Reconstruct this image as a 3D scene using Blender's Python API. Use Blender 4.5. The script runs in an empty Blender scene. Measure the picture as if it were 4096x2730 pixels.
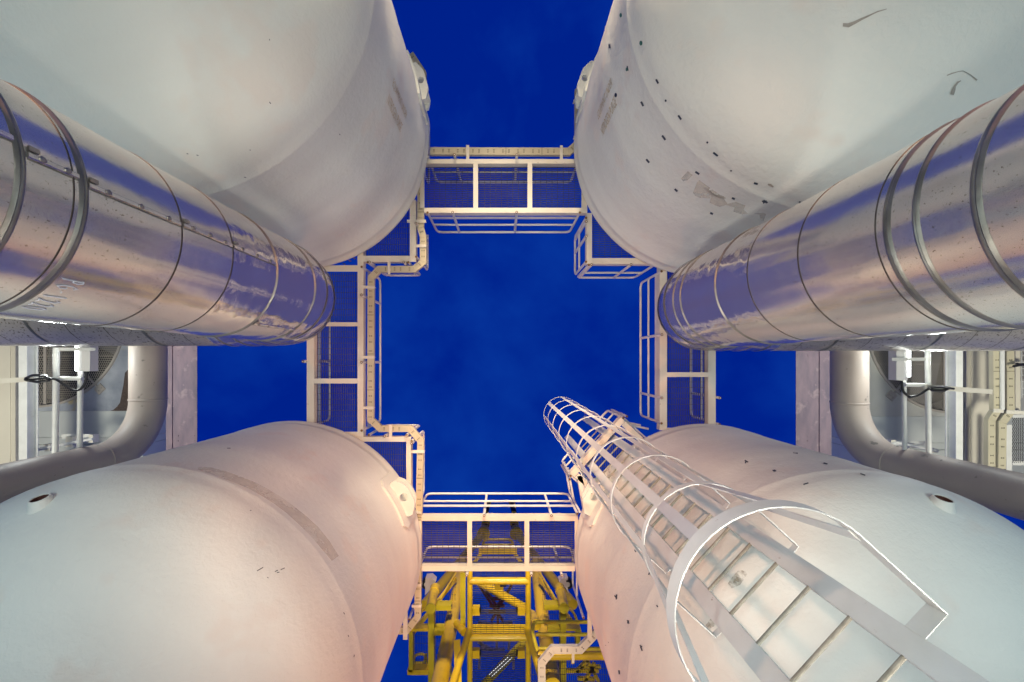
import bpy, math, random
from mathutils import Vector, Matrix
random.seed(7)
R_ = math.radians
sc = bpy.context.scene
COL = sc.collection
ZC = 1.4                       # camera height over the slab
F, CX, CY = 1620.0, 2010.0, 1445.0

# ------------------------------------------------------------------ camera
cam_d = bpy.data.cameras.new("camera")
cam_d.sensor_width = 36.0
cam_d.lens = 36.0 * F / 4096
cam_d.shift_x = (2048 - CX) / 4096
cam_d.shift_y = -(1365 - CY) / 4096
cam_d.clip_start = 0.02
cam_d.clip_end = 2000
cam = bpy.data.objects.new("camera", cam_d)
cam.location = (0, 0, ZC)
cam.rotation_euler = (math.pi, 0, 0)      # looks straight up; picture down = +Y
COL.objects.link(cam)
sc.camera = cam

# ------------------------------------------------------------------ world: dusk sky
w = bpy.data.worlds.new("World"); sc.world = w; w.use_nodes = True
nt = w.node_tree; nt.nodes.clear()
out = nt.nodes.new('ShaderNodeOutputWorld'); bg = nt.nodes.new('ShaderNodeBackground')
tc = nt.nodes.new('ShaderNodeTexCoord')
nz = nt.nodes.new('ShaderNodeTexNoise'); nz.inputs['Scale'].default_value = 3.4; nz.inputs['Detail'].default_value = 6; nz.inputs['Roughness'].default_value = .55
nz.inputs['Distortion'].default_value = .15
cr = nt.nodes.new('ShaderNodeValToRGB')
cr.color_ramp.elements[0].position = .42; cr.color_ramp.elements[0].color = (0.0, .0150, .255, 1)
cr.color_ramp.elements[1].position = .68; cr.color_ramp.elements[1].color = (.002, .035, .325, 1)
nt.links.new(tc.outputs['Generated'], nz.inputs['Vector']); nt.links.new(nz.outputs['Fac'], cr.inputs['Fac'])
nt.links.new(cr.outputs['Color'], bg.inputs['Color']); bg.inputs['Strength'].default_value = 1.0
nt.links.new(bg.outputs[0], out.inputs[0])

sc.view_settings.view_transform = 'Standard'; sc.view_settings.look = 'None'
sc.view_settings.exposure = 0; sc.view_settings.gamma = 1
sc.cycles.max_bounces = 8; sc.cycles.sample_clamp_indirect = 6

# ------------------------------------------------------------------ helpers
def P(px, py, h): return Vector(((px - CX) / F * h, (py - CY) / F * h, h + ZC))
def XY(px, py, h=7.1): p = P(px, py, h); return (p.x, p.y)

class MB:
    def __init__(s): s.v = []; s.f = []; s.m = []; s.cur = 0
    def add(s, vs, fs):
        b = len(s.v); s.v += [tuple(v) for v in vs]
        for f in fs: s.f.append([b + i for i in f]); s.m.append(s.cur)
    def box(s, x0, x1, y0, y1, z0, z1):
        if x0 > x1: x0, x1 = x1, x0
        if y0 > y1: y0, y1 = y1, y0
        if z0 > z1: z0, z1 = z1, z0
        vs = [(x0,y0,z0),(x1,y0,z0),(x1,y1,z0),(x0,y1,z0),(x0,y0,z1),(x1,y0,z1),(x1,y1,z1),(x0,y1,z1)]
        s.add(vs, [(3,2,1,0),(4,5,6,7),(0,1,5,4),(1,2,6,5),(2,3,7,6),(3,0,4,7)]); return s
    def obox(s, p0, p1, wdt, hgt, up=Vector((0,0,1))):
        "bar from p0 to p1; wdt across, hgt along up"
        p0, p1 = Vector(p0), Vector(p1); d = (p1 - p0).normalized()
        a = up.cross(d)
        if a.length < 1e-4: a = Vector((1,0,0)).cross(d)
        a.normalize(); b = d.cross(a).normalized()
        vs = []
        for p in (p0, p1):
            for i, j in ((-1,-1),(1,-1),(1,1),(-1,1)): vs.append(p + a*(i*wdt/2) + b*(j*hgt/2))
        s.add(vs, [(3,2,1,0),(4,5,6,7),(0,1,5,4),(1,2,6,5),(2,3,7,6),(3,0,4,7)]); return s
    def path(s, pts, r, n=12, caps=True, fillet=0.0, capmat=None):
        pts = [Vector(p) for p in pts]
        if fillet > 0 and len(pts) > 2:
            q = [pts[0]]
            for i in range(1, len(pts)-1):
                a, b, c = pts[i-1], pts[i], pts[i+1]
                d0 = (a-b); d1 = (c-b); f = min(fillet, d0.length*.45, d1.length*.45)
                s0 = b + d0.normalized()*f; s1 = b + d1.normalized()*f
                for k in range(6):
                    t = k/5; q.append(s0*(1-t)**2 + b*2*t*(1-t) + s1*t*t)
            q.append(pts[-1]); pts = q
        rr = r if isinstance(r, (list, tuple)) else [r]*len(pts)
        rings = []; d = (pts[1]-pts[0]).normalized()
        ref = Vector((0,0,1)) if abs(d.z) < .9 else Vector((1,0,0))
        a = ref.cross(d).normalized()
        for i, p in enumerate(pts):
            d0 = (pts[i]-pts[i-1]).normalized() if i > 0 else (pts[1]-pts[0]).normalized()
            d1 = (pts[i+1]-pts[i]).normalized() if i < len(pts)-1 else d0
            t = (d0+d1).normalized(); 
            a = (a - d0*a.dot(d0)).normalized(); b = d0.cross(a)
            ring = []
            for k in range(n):
                an = 2*math.pi*k/n; o = (a*math.cos(an)+b*math.sin(an))*rr[i]
                c = t.dot(d0)
                o = o - d0*(o.dot(t)/c) if c > .2 else o
                ring.append(p+o)
            rings.append(ring)
        b0 = len(s.v); vs = [v for r_ in rings for v in r_]; fs = []
        for i in range(len(rings)-1):
            for k in range(n):
                k2 = (k+1) % n; fs.append((i*n+k, i*n+k2, (i+1)*n+k2, (i+1)*n+k))
        s.add(vs, fs)
        if caps:
            cm = s.cur
            if capmat is not None: s.cur = capmat
            s.add(rings[0], [tuple(reversed(range(n)))]); s.add(rings[-1], [tuple(range(n))])
            s.cur = cm
        return s
    def lathe(s, cx, cy, prof, n=64, a0=0, a1=2*math.pi):
        full = abs(a1-a0-2*math.pi) < 1e-6; m = n if full else n+1
        vs = []; fs = []
        for r, z in prof:
            for k in range(m):
                a = a0+(a1-a0)*k/n; vs.append((cx+r*math.cos(a), cy+r*math.sin(a), z))
        for i in range(len(prof)-1):
            for k in range(n):
                k2 = (k+1) % m; fs.append((i*m+k, i*m+k2, (i+1)*m+k2, (i+1)*m+k))
        s.add(vs, fs); return s
    def prism(s, poly, z0, z1):
        n = len(poly); vs = [(x, y, z0) for x, y in poly]+[(x, y, z1) for x, y in poly]
        s.add(vs, [tuple(reversed(range(n))), tuple(range(n, 2*n))]+[(i, (i+1) % n, n+(i+1) % n, n+i) for i in range(n)]); return s

ORG = {}
def tag(o, label=None, cat=None, group=None, kind=None):
    if label: o['label'] = label
    if cat: o['category'] = cat
    if group: o['group'] = group
    if kind: o['kind'] = kind
    return o
def thing(name, label, cat, loc, group=None):
    o = bpy.data.objects.new(name, None); COL.objects.link(o); o.location = loc; o.empty_display_size = .2
    ORG[o.name] = Vector(loc); return tag(o, label, cat, group)
def part(name, mb, mats, parent=None, smooth=True, angle=35, label=None):
    me = bpy.data.meshes.new(name)
    org = ORG[parent.name] if parent else Vector((0,0,0))
    me.from_pydata([(v[0]-org.x, v[1]-org.y, v[2]-org.z) for v in mb.v], [], mb.f)
    if not isinstance(mats, (list, tuple)): mats = [mats]
    for m in mats: me.materials.append(m)
    if len(mats) > 1: me.polygons.foreach_set('material_index', mb.m)
    if smooth:
        me.polygons.foreach_set('use_smooth', [True]*len(me.polygons)); me.set_sharp_from_angle(angle=R_(angle))
    me.update()
    o = bpy.data.objects.new(name, me); COL.objects.link(o)
    if parent: o.parent = parent
    ORG[o.name] = org
    if label: o['label'] = label
    return o

# ------------------------------------------------------------------ materials
def mat(name, base, rough=.5, metal=0.0, var=None, vscale=1.5, bump=0, bscale=20, bdist=.01, rust=0, rscale=6, spec=.5, emis=None, es=0,
        speck=None, spscale=30, spamt=.1, stretch=None, rvar=0, coat=0, bump2=0, b2scale=2):
    m = bpy.data.materials.new(name); m.use_nodes = True; t = m.node_tree; b = t.nodes['Principled BSDF']
    N = t.nodes.new; L = t.links.new
    tcn = N('ShaderNodeTexCoord'); vec = tcn.outputs['Object']
    if stretch:
        mp = N('ShaderNodeMapping'); mp.inputs['Scale'].default_value = stretch; L(vec, mp.inputs['Vector']); svec = mp.outputs[0]
    else: svec = vec
    col = None
    def noise(v, s, d=4, r=.55, dist=0):
        n = N('ShaderNodeTexNoise'); n.inputs['Scale'].default_value = s; n.inputs['Detail'].default_value = d
        n.inputs['Roughness'].default_value = r; n.inputs['Distortion'].default_value = dist; L(v, n.inputs['Vector']); return n.outputs['Fac']
    def ramp(f, p0, p1, c0=(0,0,0,1), c1=(1,1,1,1)):
        r = N('ShaderNodeValToRGB'); r.color_ramp.elements[0].position = p0; r.color_ramp.elements[1].position = p1
        r.color_ramp.elements[0].color = c0; r.color_ramp.elements[1].color = c1; L(f, r.inputs['Fac']); return r.outputs['Color']
    def mix(f, a, bb):
        x = N('ShaderNodeMix'); x.data_type = 'RGBA'; L(f, x.inputs['Factor'])
        for sock, c in ((x.inputs['A'], a), (x.inputs['B'], bb)):
            if isinstance(c, tuple): sock.default_value = (*c[:3], 1)
            else: L(c, sock)
        return x.outputs['Result']
    b.inputs['Base Color'].default_value = (*base, 1)
    if var: col = mix(ramp(noise(svec, vscale, 6), .3, .7), base, var)
    if speck: col = mix(ramp(noise(vec, spscale, 3, .6), .68-spamt, .72-spamt*.6), col or base, speck)
    if rust: col = mix(ramp(noise(vec, rscale, 8, .7), .74-rust, .80-rust*.8), col or base, (.16, .055, .018))
    if col: L(col, b.inputs['Base Color'])
    b.inputs['Roughness'].default_value = rough; b.inputs['Metallic'].default_value = metal
    b.inputs['Specular IOR Level'].default_value = spec
    if coat: b.inputs['Coat Weight'].default_value = coat; b.inputs['Coat Roughness'].default_value = .15
    if rvar:
        mr = N('ShaderNodeMapRange'); mr.inputs['To Min'].default_value = max(.02, rough-rvar); mr.inputs['To Max'].default_value = rough+rvar
        L(noise(svec, vscale*2.3, 5), mr.inputs['Value']); L(mr.outputs[0], b.inputs['Roughness'])
    if bump:
        bn = N('ShaderNodeBump'); bn.inputs['Strength'].default_value = bump; bn.inputs['Distance'].default_value = bdist
        L(noise(vec, bscale, 4, .6, .3), bn.inputs['Height']); last = bn
        if bump2:
            b2 = N('ShaderNodeBump'); b2.inputs['Strength'].default_value = bump2; b2.inputs['Distance'].default_value = .05
            L(noise(vec, b2scale, 2), b2.inputs['Height']); L(bn.outputs[0], b2.inputs['Normal']); last = b2
        L(last.outputs[0], b.inputs['Normal'])
    if emis: b.inputs['Emission Color'].default_value = (*emis, 1); b.inputs['Emission Strength'].default_value = es
    return m

M = {}
M['vessel'] = mat('white_vessel_paint', (.70,.735,.68), .58, var=(.61,.63,.585), vscale=.9, stretch=(.35,.35,1.7), bump=.55, bscale=19, bdist=.012, bump2=.3, b2scale=1.6, rvar=.10, coat=0, speck=(.66,.65,.59), spscale=1.3, spamt=.10, spec=.3)
M['paint'] = mat('cream_steel_paint', (.66,.63,.54), .5, var=(.58,.55,.46), vscale=3, bump=.15, bscale=60, bdist=.003, rust=.10, rscale=9)
M['rail'] = mat('white_rail_paint', (.70,.70,.66), .4, var=(.60,.60,.56), vscale=5, bump=.1, bscale=60, bdist=.002, rust=.09, rscale=14)
M['white'] = mat('white_ladder_paint', (.66,.69,.66), .45, var=(.57,.59,.55), vscale=3.5, bump=.25, bscale=45, bdist=.003, rust=.085, rscale=12)
M['rung'] = mat('dirty_rung_steel', (.36,.35,.29), .65, var=(.18,.17,.13), vscale=9, bump=.5, bscale=70, bdist=.004)
M['tray'] = mat('cream_cable_tray', (.50,.455,.32), .5, var=(.43,.39,.27), vscale=2.2)
M['black'] = mat('black_rubber', (.012,.012,.014), .5)
M['slot'] = mat('dark_slot', (.02,.018,.016), .8)
M['grating'] = mat('galvanised_grating', (.10,.09,.085), .7, 0, spec=.2, var=(.06,.055,.052), vscale=3)
M['rust'] = mat('rusty_pipe_end', (.22,.11,.03), .8, var=(.08,.045,.02), vscale=30)
M['bore'] = mat('dark_red_primer', (.075,.025,.018), .7)
M['chrome'] = mat('polished_cladding', (.66,.66,.64), .17, .78, var=(.58,.575,.55), vscale=1.2, bump=.06, bscale=9, bdist=.01, rvar=.05, speck=(.24,.22,.18), spscale=85, spamt=.05, bump2=.10, b2scale=2.5)
M['gore'] = mat('wavy_polished_elbow', (.62,.62,.61), .11, .80, var=(.57,.56,.545), vscale=1.2, bump=.3, bscale=7, bdist=.012, bump2=.30, b2scale=3.2)
M['runclad'] = mat('weathered_cladding', (.55,.51,.45), .38, .55, var=(.46,.43,.38), vscale=2, bump=.25, bscale=10, bdist=.01, speck=(.14,.11,.08), spscale=38, spamt=.11, stretch=(.3,2,2))
M['band'] = mat('dull_band', (.30,.30,.265), .36, .75, var=(.17,.17,.145), vscale=7, bump=.4, bscale=40, bdist=.004)
M['seamline'] = mat('dark_joint', (.045,.038,.03), .6, .3)
M['screw'] = mat('screw_steel', (.35,.33,.29), .35, .9)
M['taupe'] = mat('grey_duct_paint', (.42,.355,.305), .5, spec=.3, var=(.37,.31,.27), vscale=1.6, bump=.15, bscale=40, bdist=.002, speck=(.19,.17,.15), spscale=5, spamt=.03)
M['galv'] = mat('galvanised_plate', (.36,.265,.30), .5, 0, var=(.20,.165,.21), vscale=2.2, bump=.1, bscale=30, stretch=(2.2,.8,1), speck=(.42,.32,.34), spscale=3, spamt=.12)
M['panel'] = mat('pale_panel', (.60,.63,.58), .5, var=(.55,.58,.54), vscale=1.2, bump=.05, bscale=20)
M['plenum'] = mat('white_plenum', (.60,.60,.54), .5, var=(.50,.50,.43), vscale=1.5)
M['bluewash'] = mat('chalky_zinc_plate', (.52,.55,.57), .6, var=(.27,.30,.34), vscale=2.0, bump=.3, bscale=12, speck=(.50,.43,.24), spscale=1.6, spamt=.10)
M['browncor'] = mat('brown_corrosion', (.085,.06,.045), .9, var=(.14,.10,.08), vscale=30)
M['beamcream'] = mat('cream_beam', (.62,.58,.47), .5, var=(.56,.52,.42), vscale=1)
M['dark'] = mat('dark_interior', (.03,.03,.03), .8)
M['blade'] = mat('fan_blade_grey', (.30,.30,.29), .5, .2, var=(.17,.17,.17), vscale=2)
M['wire'] = mat('guard_wire', (.45,.41,.34), .6)
M['yellow'] = mat('yellow_tower_paint', (.86,.60,.015), .38, var=(.76,.53,.015), vscale=1.2, bump=.1, bscale=20, bdist=.003, coat=.3, speck=(.66,.44,.02), spscale=2.2, spamt=.10)
M['olive'] = mat('olive_yellow_rail', (.60,.49,.02), .45, var=(.48,.41,.02), vscale=4)
M['red'] = mat('red_mast_paint', (.33,.05,.03), .5)
M['pinkw'] = mat('white_mast_paint', (.66,.58,.52), .5)
M['concrete'] = mat('concrete_slab', (.33,.33,.32), .85, var=(.27,.255,.235), vscale=.8, bump=.3, bscale=25)
M['letter'] = mat('ochre_stencil_paint', (.44,.32,.13), .6, var=(.60,.54,.42), vscale=25)
M['mark'] = mat('blue_black_tape', (.02,.035,.06), .5)
M['green'] = mat('green_sticker', (.01,.12,.09), .5)
M['patch'] = mat('tan_patch', (.47,.42,.34), .6, var=(.53,.49,.42), vscale=6)
M['stain'] = mat('grey_stain', (.26,.245,.21), .7, var=(.38,.36,.32), vscale=20)
M['chalk'] = mat('chalk_stroke', (.60,.66,.72), .8)
M['lampw'] = mat('lamp_housing', (.68,.66,.62), .4)
M['tube'] = mat('lit_tube', (1,1,1), .5, emis=(.93,1,.98), es=14)
M['dimtube'] = mat('dim_lit_tube', (1,1,1), .5, emis=(.95,1,.98), es=2.0)
M['sodium'] = mat('lit_sodium', (1,.7,.4), .5, emis=(1,.55,.25), es=30)

# soft-edged stain material (alpha by noise and by distance from the patch centre is geometry-free: a speckled transparency)
def alpha_stain(name, base, lo, hi, scale):
    m = mat(name, base, .7); t = m.node_tree; b = t.nodes['Principled BSDF']
    tcn = t.nodes.new('ShaderNodeTexCoord'); n = t.nodes.new('ShaderNodeTexNoise'); n.inputs['Scale'].default_value = scale; n.inputs['Detail'].default_value = 6; n.inputs['Roughness'].default_value = .7
    r = t.nodes.new('ShaderNodeMapRange'); r.inputs['From Min'].default_value = lo; r.inputs['From Max'].default_value = hi
    t.links.new(tcn.outputs['Object'], n.inputs['Vector']); t.links.new(n.outputs['Fac'], r.inputs['Value']); t.links.new(r.outputs[0], b.inputs['Alpha'])
    return m
M['softstain'] = alpha_stain('soft_stain', (.30,.27,.20), .42, .75, 14)
M['softtan'] = alpha_stain('soft_tan', (.63,.60,.53), .2, 1.0, 3)

# ------------------------------------------------------------------ ground
g = MB(); g.add([(-60,-60,0),(60,-60,0),(60,60,0),(-60,60,0)], [(0,1,2,3)])
tag(part('ground', g, M['concrete'], smooth=False), 'grey concrete slab the vessels and pipes stand over', kind='structure')

# ------------------------------------------------------------------ vessels
RV = 2.225; HS = 3.92; HT = 7.0; HB = 1.22
VC = {'NW': (-3.51,-3.83), 'NE': (3.47,-3.70), 'SW': (-3.63,3.27), 'SE': (3.48,3.32)}
class Surf:
    "vertical cylinder with ellipsoid bottom head, for laying marks on it"
    def __init__(s, cx, cy, r, hs=None, hb=None): s.cx, s.cy, s.r, s.hs, s.hb = cx, cy, r, hs, hb
    def hit(s, px, py):
        dx, dy = (px-CX)/F, (py-CY)/F
        a = dx*dx+dy*dy; b = -2*(dx*s.cx+dy*s.cy); c = s.cx**2+s.cy**2-s.r**2
        D = b*b-4*a*c
        if D < 0: D = 0
        t = (-b-math.sqrt(D))/(2*a)
        if s.hs and t < s.hs:
            k = (s.r/s.hb)**2
            a2 = a+k; b2 = b-2*k*s.hs; c2 = s.cx**2+s.cy**2+k*s.hs**2-s.r**2
            D = max(0, b2*b2-4*a2*c2); t = (-b2-math.sqrt(D))/(2*a2)
            p = Vector((dx*t, dy*t, t)); n = Vector((p.x-s.cx, p.y-s.cy, k*(t-s.hs))).normalized()
        else:
            p = Vector((dx*t, dy*t, t)); n = Vector((p.x-s.cx, p.y-s.cy, 0)).normalized()
        return p+Vector((0,0,ZC)), n
    def on(s, az, h, off=0): return Vector((s.cx+(s.r+off)*math.cos(az), s.cy+(s.r+off)*math.sin(az), h+ZC))
    def patch(s, mb, pix, off=.004):
        "a thin sheet laid on the surface through picture outline points, fan of small quads"
        pts = [s.hit(x, y) for x, y in pix]
        mb.add([p+n*off for p, n in pts], [tuple(range(len(pts)))])
    def stroke(s, mb, pix, wpx, off=.004):
        "a ribbon along picture points, width in pixels (number or list)"
        n = len(pix); L = []; Rr = []
        for i, (x, y) in enumerate(pix):
            x0, y0 = pix[max(0, i-1)]; x1, y1 = pix[min(n-1, i+1)]
            dx, dy = x1-x0, y1-y0; l = math.hypot(dx, dy) or 1; wv = (wpx[i] if isinstance(wpx, list) else wpx)/2
            for lst, sg in ((L, 1), (Rr, -1)):
                p, nn = s.hit(x-dy/l*wv*sg, y+dx/l*wv*sg); lst.append(p+nn*off)
        fs = [(i, i+1, n+i+1, n+i) for i in range(n-1)]
        mb.add(L+Rr, fs)

VG = 'four white adsorber vessels round the camera'
VLAB = {'NW': 'white vessel top left with gold stencil lettering and no tape marks',
        'NE': 'white vessel top right with brown streaks, black tape marks and green dots',
        'SW': 'white vessel bottom left with a tan patch band and no ladder',
        'SE': 'white vessel bottom right behind the caged ladder'}
SURF = {}; VES = {}
for k, (cx, cy) in VC.items():
    t = thing('pressure_vessel', VLAB[k], 'vessel', (cx, cy, 0), VG); VES[k] = t
    SURF[k] = Surf(cx, cy, RV, HS, HB)
    prof = []
    for i in range(41):
        a = math.pi/2*i/40; prof.append((max(.002, RV*math.sin(a)), HS-HB*math.cos(a)+ZC))
    H = lambda h: h+ZC
    prof += [(RV, H(HS+.10)), (RV+.007, H(HS+.13)), (RV+.007, H(HS+.16)), (RV, H(HS+.19)),
             (RV, H(4.75)), (RV+.004, H(4.80)), (RV+.004, H(5.20)), (RV, H(5.25)), (RV, H(6.62)), (RV+.012, H(6.66)), (RV+.012, H(6.72)), (RV, H(6.76)), (RV, H(6.9)), (RV+.012, H(6.93)), (RV+.012, H(HT))]
    for i in range(1, 13):
        a = math.pi/2*i/12; prof.append((RV*math.cos(a)+.001, H(HT)+.7*math.sin(a)))
    part('shell', MB().lathe(cx, cy, prof, 160), M['vessel'], t, angle=50)
    # lifting lug facing the middle
    az = {'NW': math.atan2(-.27,.96), 'NE': math.atan2(-.34,-.94), 'SW': math.atan2(-.47,.88), 'SE': math.atan2(-.5,-.87)}[k]
    S = SURF[k]; er = Vector((math.cos(az), math.sin(az), 0)); et = Vector((-er.y, er.x, 0))
    pad = MB(); n = 10
    for (o, i0) in ((.035, 0),):
        vs = []
        for i in range(n+1):
            aa = az+(-.19+.38*i/n)
            cut = .12 if i in (0, n) else 0
            for (h, off) in ((6.20+cut, .0), (6.20+cut, .035), (6.93-cut*.3, .035), (6.93-cut*.3, .0)): vs.append(S.on(aa, h, off))
        fs = []
        for i in range(n):
            for j in range(3): fs.append((i*4+j, i*4+j+1, (i+1)*4+j+1, (i+1)*4+j))
        fs += [(0,1,2,3), (n*4+3, n*4+2, n*4+1, n*4)]
        pad.add(vs, fs)
    part('lug_pad', pad, M['vessel'], t)
    def lugplate(h0, h1, depth, half, hole):
        c = Vector((cx, cy, 0))
        outl = [(-.02, -half), (depth*.55, -half), (depth, -half*.45), (depth, half*.45), (depth*.55, half), (-.02, half)]
        mb = MB(); m = 24; hc = (depth*.48, 0); hr = hole
        # resample outline by angle so that the hole bridges to it
        def ray(a):
            dx, dy = math.cos(a), math.sin(a); best = 9
            for i in range(len(outl)):
                x0, y0 = outl[i]; x1, y1 = outl[(i+1) % len(outl)]
                ex, ey = x1-x0, y1-y0; den = dx*ey-dy*ex
                if abs(den) < 1e-9: continue
                tt = ((x0-hc[0])*ey-(y0-hc[1])*ex)/den; uu = ((x0-hc[0])*dy-(y0-hc[1])*dx)/den
                if tt > 0 and -.001 <= uu <= 1.001: best = min(best, tt)
            return best
        vs = []
        for zz in (h0, h1):
            for ring in (0, 1):
                for i in range(m):
                    a = 2*math.pi*i/m; rr = hr if ring == 0 else ray(a)
                    q = c+er*(RV+hc[0]+rr*math.cos(a))+et*(hc[1]+rr*math.sin(a)); vs.append((q.x, q.y, zz+ZC))
        fs = []
        for i in range(m):
            j = (i+1) % m
            fs += [(i, j, m+j, m+i), (2*m+j, 2*m+i, 3*m+i, 3*m+j), (j, i, 2*m+i, 2*m+j), (m+i, m+j, 3*m+j, 3*m+i)]
        mb.add(vs, fs); return mb
    part('lug_plate', lugplate(6.42, 6.47, .24 if k[0] == 'S' else .16, .30, .07 if k[0] == 'S' else .05), M['vessel'], t, angle=30)
    part('lug_plate', lugplate(6.72, 6.77, .20 if k[0] == 'S' else .14, .27, .045), M['vessel'], t, angle=30)
    c = Vector((cx, cy, 0))
    for sgn in (-1, 1):
        web = MB()
        a_ = c+er*(RV-.02)+et*(sgn*.17); b_ = c+er*(RV+.12)+et*(sgn*.17)
        web.obox(Vector((a_.x, a_.y, 6.595+ZC)), Vector((b_.x, b_.y, 6.595+ZC)), .03, .248)
        part('lug_web', web, M['vessel'], t, smooth=False)

# stencil lettering, upright and wrapped round the shell
def wrap_text(txt, S, px0, py0, px1, py1, hgt, name, parent, drop=0):
    a, _ = S.hit(px0, py0); b, _ = S.hit(px1, py1)
    azm = (math.atan2(a.y-S.cy, a.x-S.cx)+math.atan2(b.y-S.cy, b.x-S.cx))/2; sg = -1 if b.z > a.z else 1
    cu = bpy.data.curves.new('t', 'FONT'); cu.body = txt; cu.size = 1; cu.resolution_u = 3
    tmp = bpy.data.objects.new('t', cu); COL.objects.link(tmp)
    dg = bpy.context.evaluated_depsgraph_get(); me = bpy.data.meshes.new_from_object(tmp.evaluated_get(dg))
    bpy.data.objects.remove(tmp); 
    xs = [v.co.x for v in me.vertices]; x0, x1 = min(xs), max(xs); ys = [v.co.y for v in me.vertices]; y0, y1 = min(ys), max(ys)
    mb = MB(); vs = []
    for v in me.vertices:
        aa = azm+sg*(v.co.y-(y0+y1)/2)/(y1-y0)*hgt/S.r; zz = a.z+(b.z-a.z)*(v.co.x-x0)/(x1-x0)
        vs.append((S.cx+(S.r+.007)*math.cos(aa), S.cy+(S.r+.007)*math.sin(aa), zz))
    mb.add(vs, [list(p.vertices) for p in me.polygons])
    return part(name, mb, M['letter'], parent, smooth=False)
wrap_text('EQUIPMENT UNDER', SURF['NW'], 1572, 318, 1622, 478, .115, 'stencil_lettering', VES['NW'])
wrap_text('NITROGEN PURGE', SURF['NW'], 1554, 382, 1601, 524, .115, 'stencil_lettering', VES['NW'])
wrap_text('EQUIPMENT UNDER', SURF['NE'], 2394, 472, 2448, 322, .115, 'stencil_lettering', VES['NE'])
wrap_text('NITROGEN PURGE', SURF['NE'], 2408, 530, 2464, 400, .115, 'stencil_lettering', VES['NE'])

# tape marks and stickers
def dash(mb, S, x, y, dx, dy, wd): S.stroke(mb, [(x-dx/2, y-dy/2), (x+dx/2, y+dy/2)], wd)
mk = MB(); S = SURF['NE']
for x, y, dx, dy in ((2439,186,2,16),(2630,326,9,17),(2570,416,9,18),(2656,551,13,18),(2720,470,12,17),(2592,644,12,14),(2863,617,18,14),(2790,692,16,10),(2705,761,11,10),(3024,734,15,4),(2934,794,12,5),(2847,854,11,5),(3200,809,8,2),(2830,570,6,4)):
    dash(mk, S, x, y, dx, dy, 8)
dash(mk, S, 3060, 807, 24, 5, 6); dash(mk, S, 3060, 807, 14, -12, 6); dash(mk, S, 3061, 806, 12, 14, 5)
part('tape_marks', mk, M['mark'], VES['NE'], smooth=False)
def dot(mb, S, x, y, rx, ry): S.patch(mb, [(x+rx*math.cos(a*.52), y+ry*math.sin(a*.52)) for a in range(12)])
dt = MB()
dot(dt, S, 2565, 173, 6, 10); dot(dt, S, 2508, 278, 4, 8); dot(dt, S, 2484, 62, 5, 9)
part('green_dots', dt, M['green'], VES['NE'], smooth=False)
dt = MB(); dot(dt, S, 2464, 381, 5, 9); dot(dt, S, 2664, 403, 4, 5); dot(dt, S, 2925, 683, 5, 3); dash(dt, S, 2512, 274, 4, 18, 4)
part('blue_dots', dt, M['mark'], VES['NE'], smooth=False)
for q_, w_ in (([(3371,101),(3392,103),(3418,92),(3445,78),(3480,62),(3510,48),(3545,38)], [14,17,12,9,6,5,3]),
([(3806,380),(3812,362),(3818,345),(3830,330),(3842,324)], [15,15,9,7,3]),
([(3786,303),(3806,295),(3830,288),(3850,285),(3880,300),(3906,322)], [4,5,3,3,3,7]),
([(2827,752),(2838,770),(2860,783),(2885,790),(2903,792)], [3,7,8,7,4]),
([(3072,737),(3082,740),(3094,748)], [6,10,5])):
    st = MB(); S.stroke(st, q_, w_); part('stain_streak', st, M['stain'], VES['NE'], smooth=False)
st = MB(); S.stroke(st, [(2738,700),(2800,760),(2870,800),(2960,835),(3060,870)], [40,60,46,40,30], off=.002)
part('tan_patch', st, M['softtan'], VES['NE'], smooth=False)
S = SURF['SE']; mk = MB()
for x, y, dx, dy in ((2464,2389,10,12),(2467,2389,-2,20),(2514,2489,8,14),(2514,2489,-6,12),(2429,2576,-12,13),(2566,2593,9,24),(2566,2590,-6,10),(2478,2690,2,16),(2600,2291,-9,20),(2630,2426,5,8),(2731,2114,10,-13),
                     (3182,1814,18,3),(3302,1856,16,4),(3451,1900,20,7),(3224,1937,20,-6),(2986,1847,14,8),(2984,1850,-5,10),(3098,1885,15,3),(3098,1885,-5,8),(2924,1973,10,5),(2542,2205,5,10)):
    dash(mk, S, x, y, dx, dy, 5)
part('tape_marks', mk, M['mark'], VES['SE'], smooth=False)
for q_, w_ in (([(2920,2345),(2945,2325),(2965,2300),(2985,2290)], [25,45,40,20]), ([(2830,2510),(2850,2490),(2862,2500)], [20,35,20])):
    st = MB(); S.stroke(st, q_, w_); part('dirty_smudge', st, M['softstain'], VES['SE'], smooth=False)
S = SURF['SW']; st = MB()
S.stroke(st, [(792,1875),(845,1885),(900,1902),(955,1922),(1010,1945),(1060,1972),(1110,2003),(1160,2040),(1210,2083),(1255,2125),(1300,2180),(1340,2235)], [12,26,30,32,34,36,38,40,44,46,44,34], off=.003)
part('patch_band', st, M['softtan'], VES['SW'], smooth=False)
st = MB()
for x, y, dx, dy in ((1040,2278,24,-14),(1105,2285,12,-6),(1130,2277,16,-7),(1112,2291,10,-2),(1071,2312,4,4),(1002,2044,5,1),(915,1795,14,0),(1375,2455,4,8),(1392,2545,3,7),(1415,2625,-2,10)):
    dash(st, S, x, y, dx, dy, 3)
part('scuff_marks', st, M['mark'], VES['SW'], smooth=False)
S = SURF['NW']; st = MB()
for x, y, dx, dy in ((750,615,7,2),(790,621,8,3),(1078,160,1,6),(1358,538,3,5),(980,709,9,1),(1080,412,6,8),(1000,600,4,2)):
    dash(st, S, x, y, dx, dy, 3)
part('scuff_marks', st, M['mark'], VES['NW'], smooth=False)
st = MB()
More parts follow.
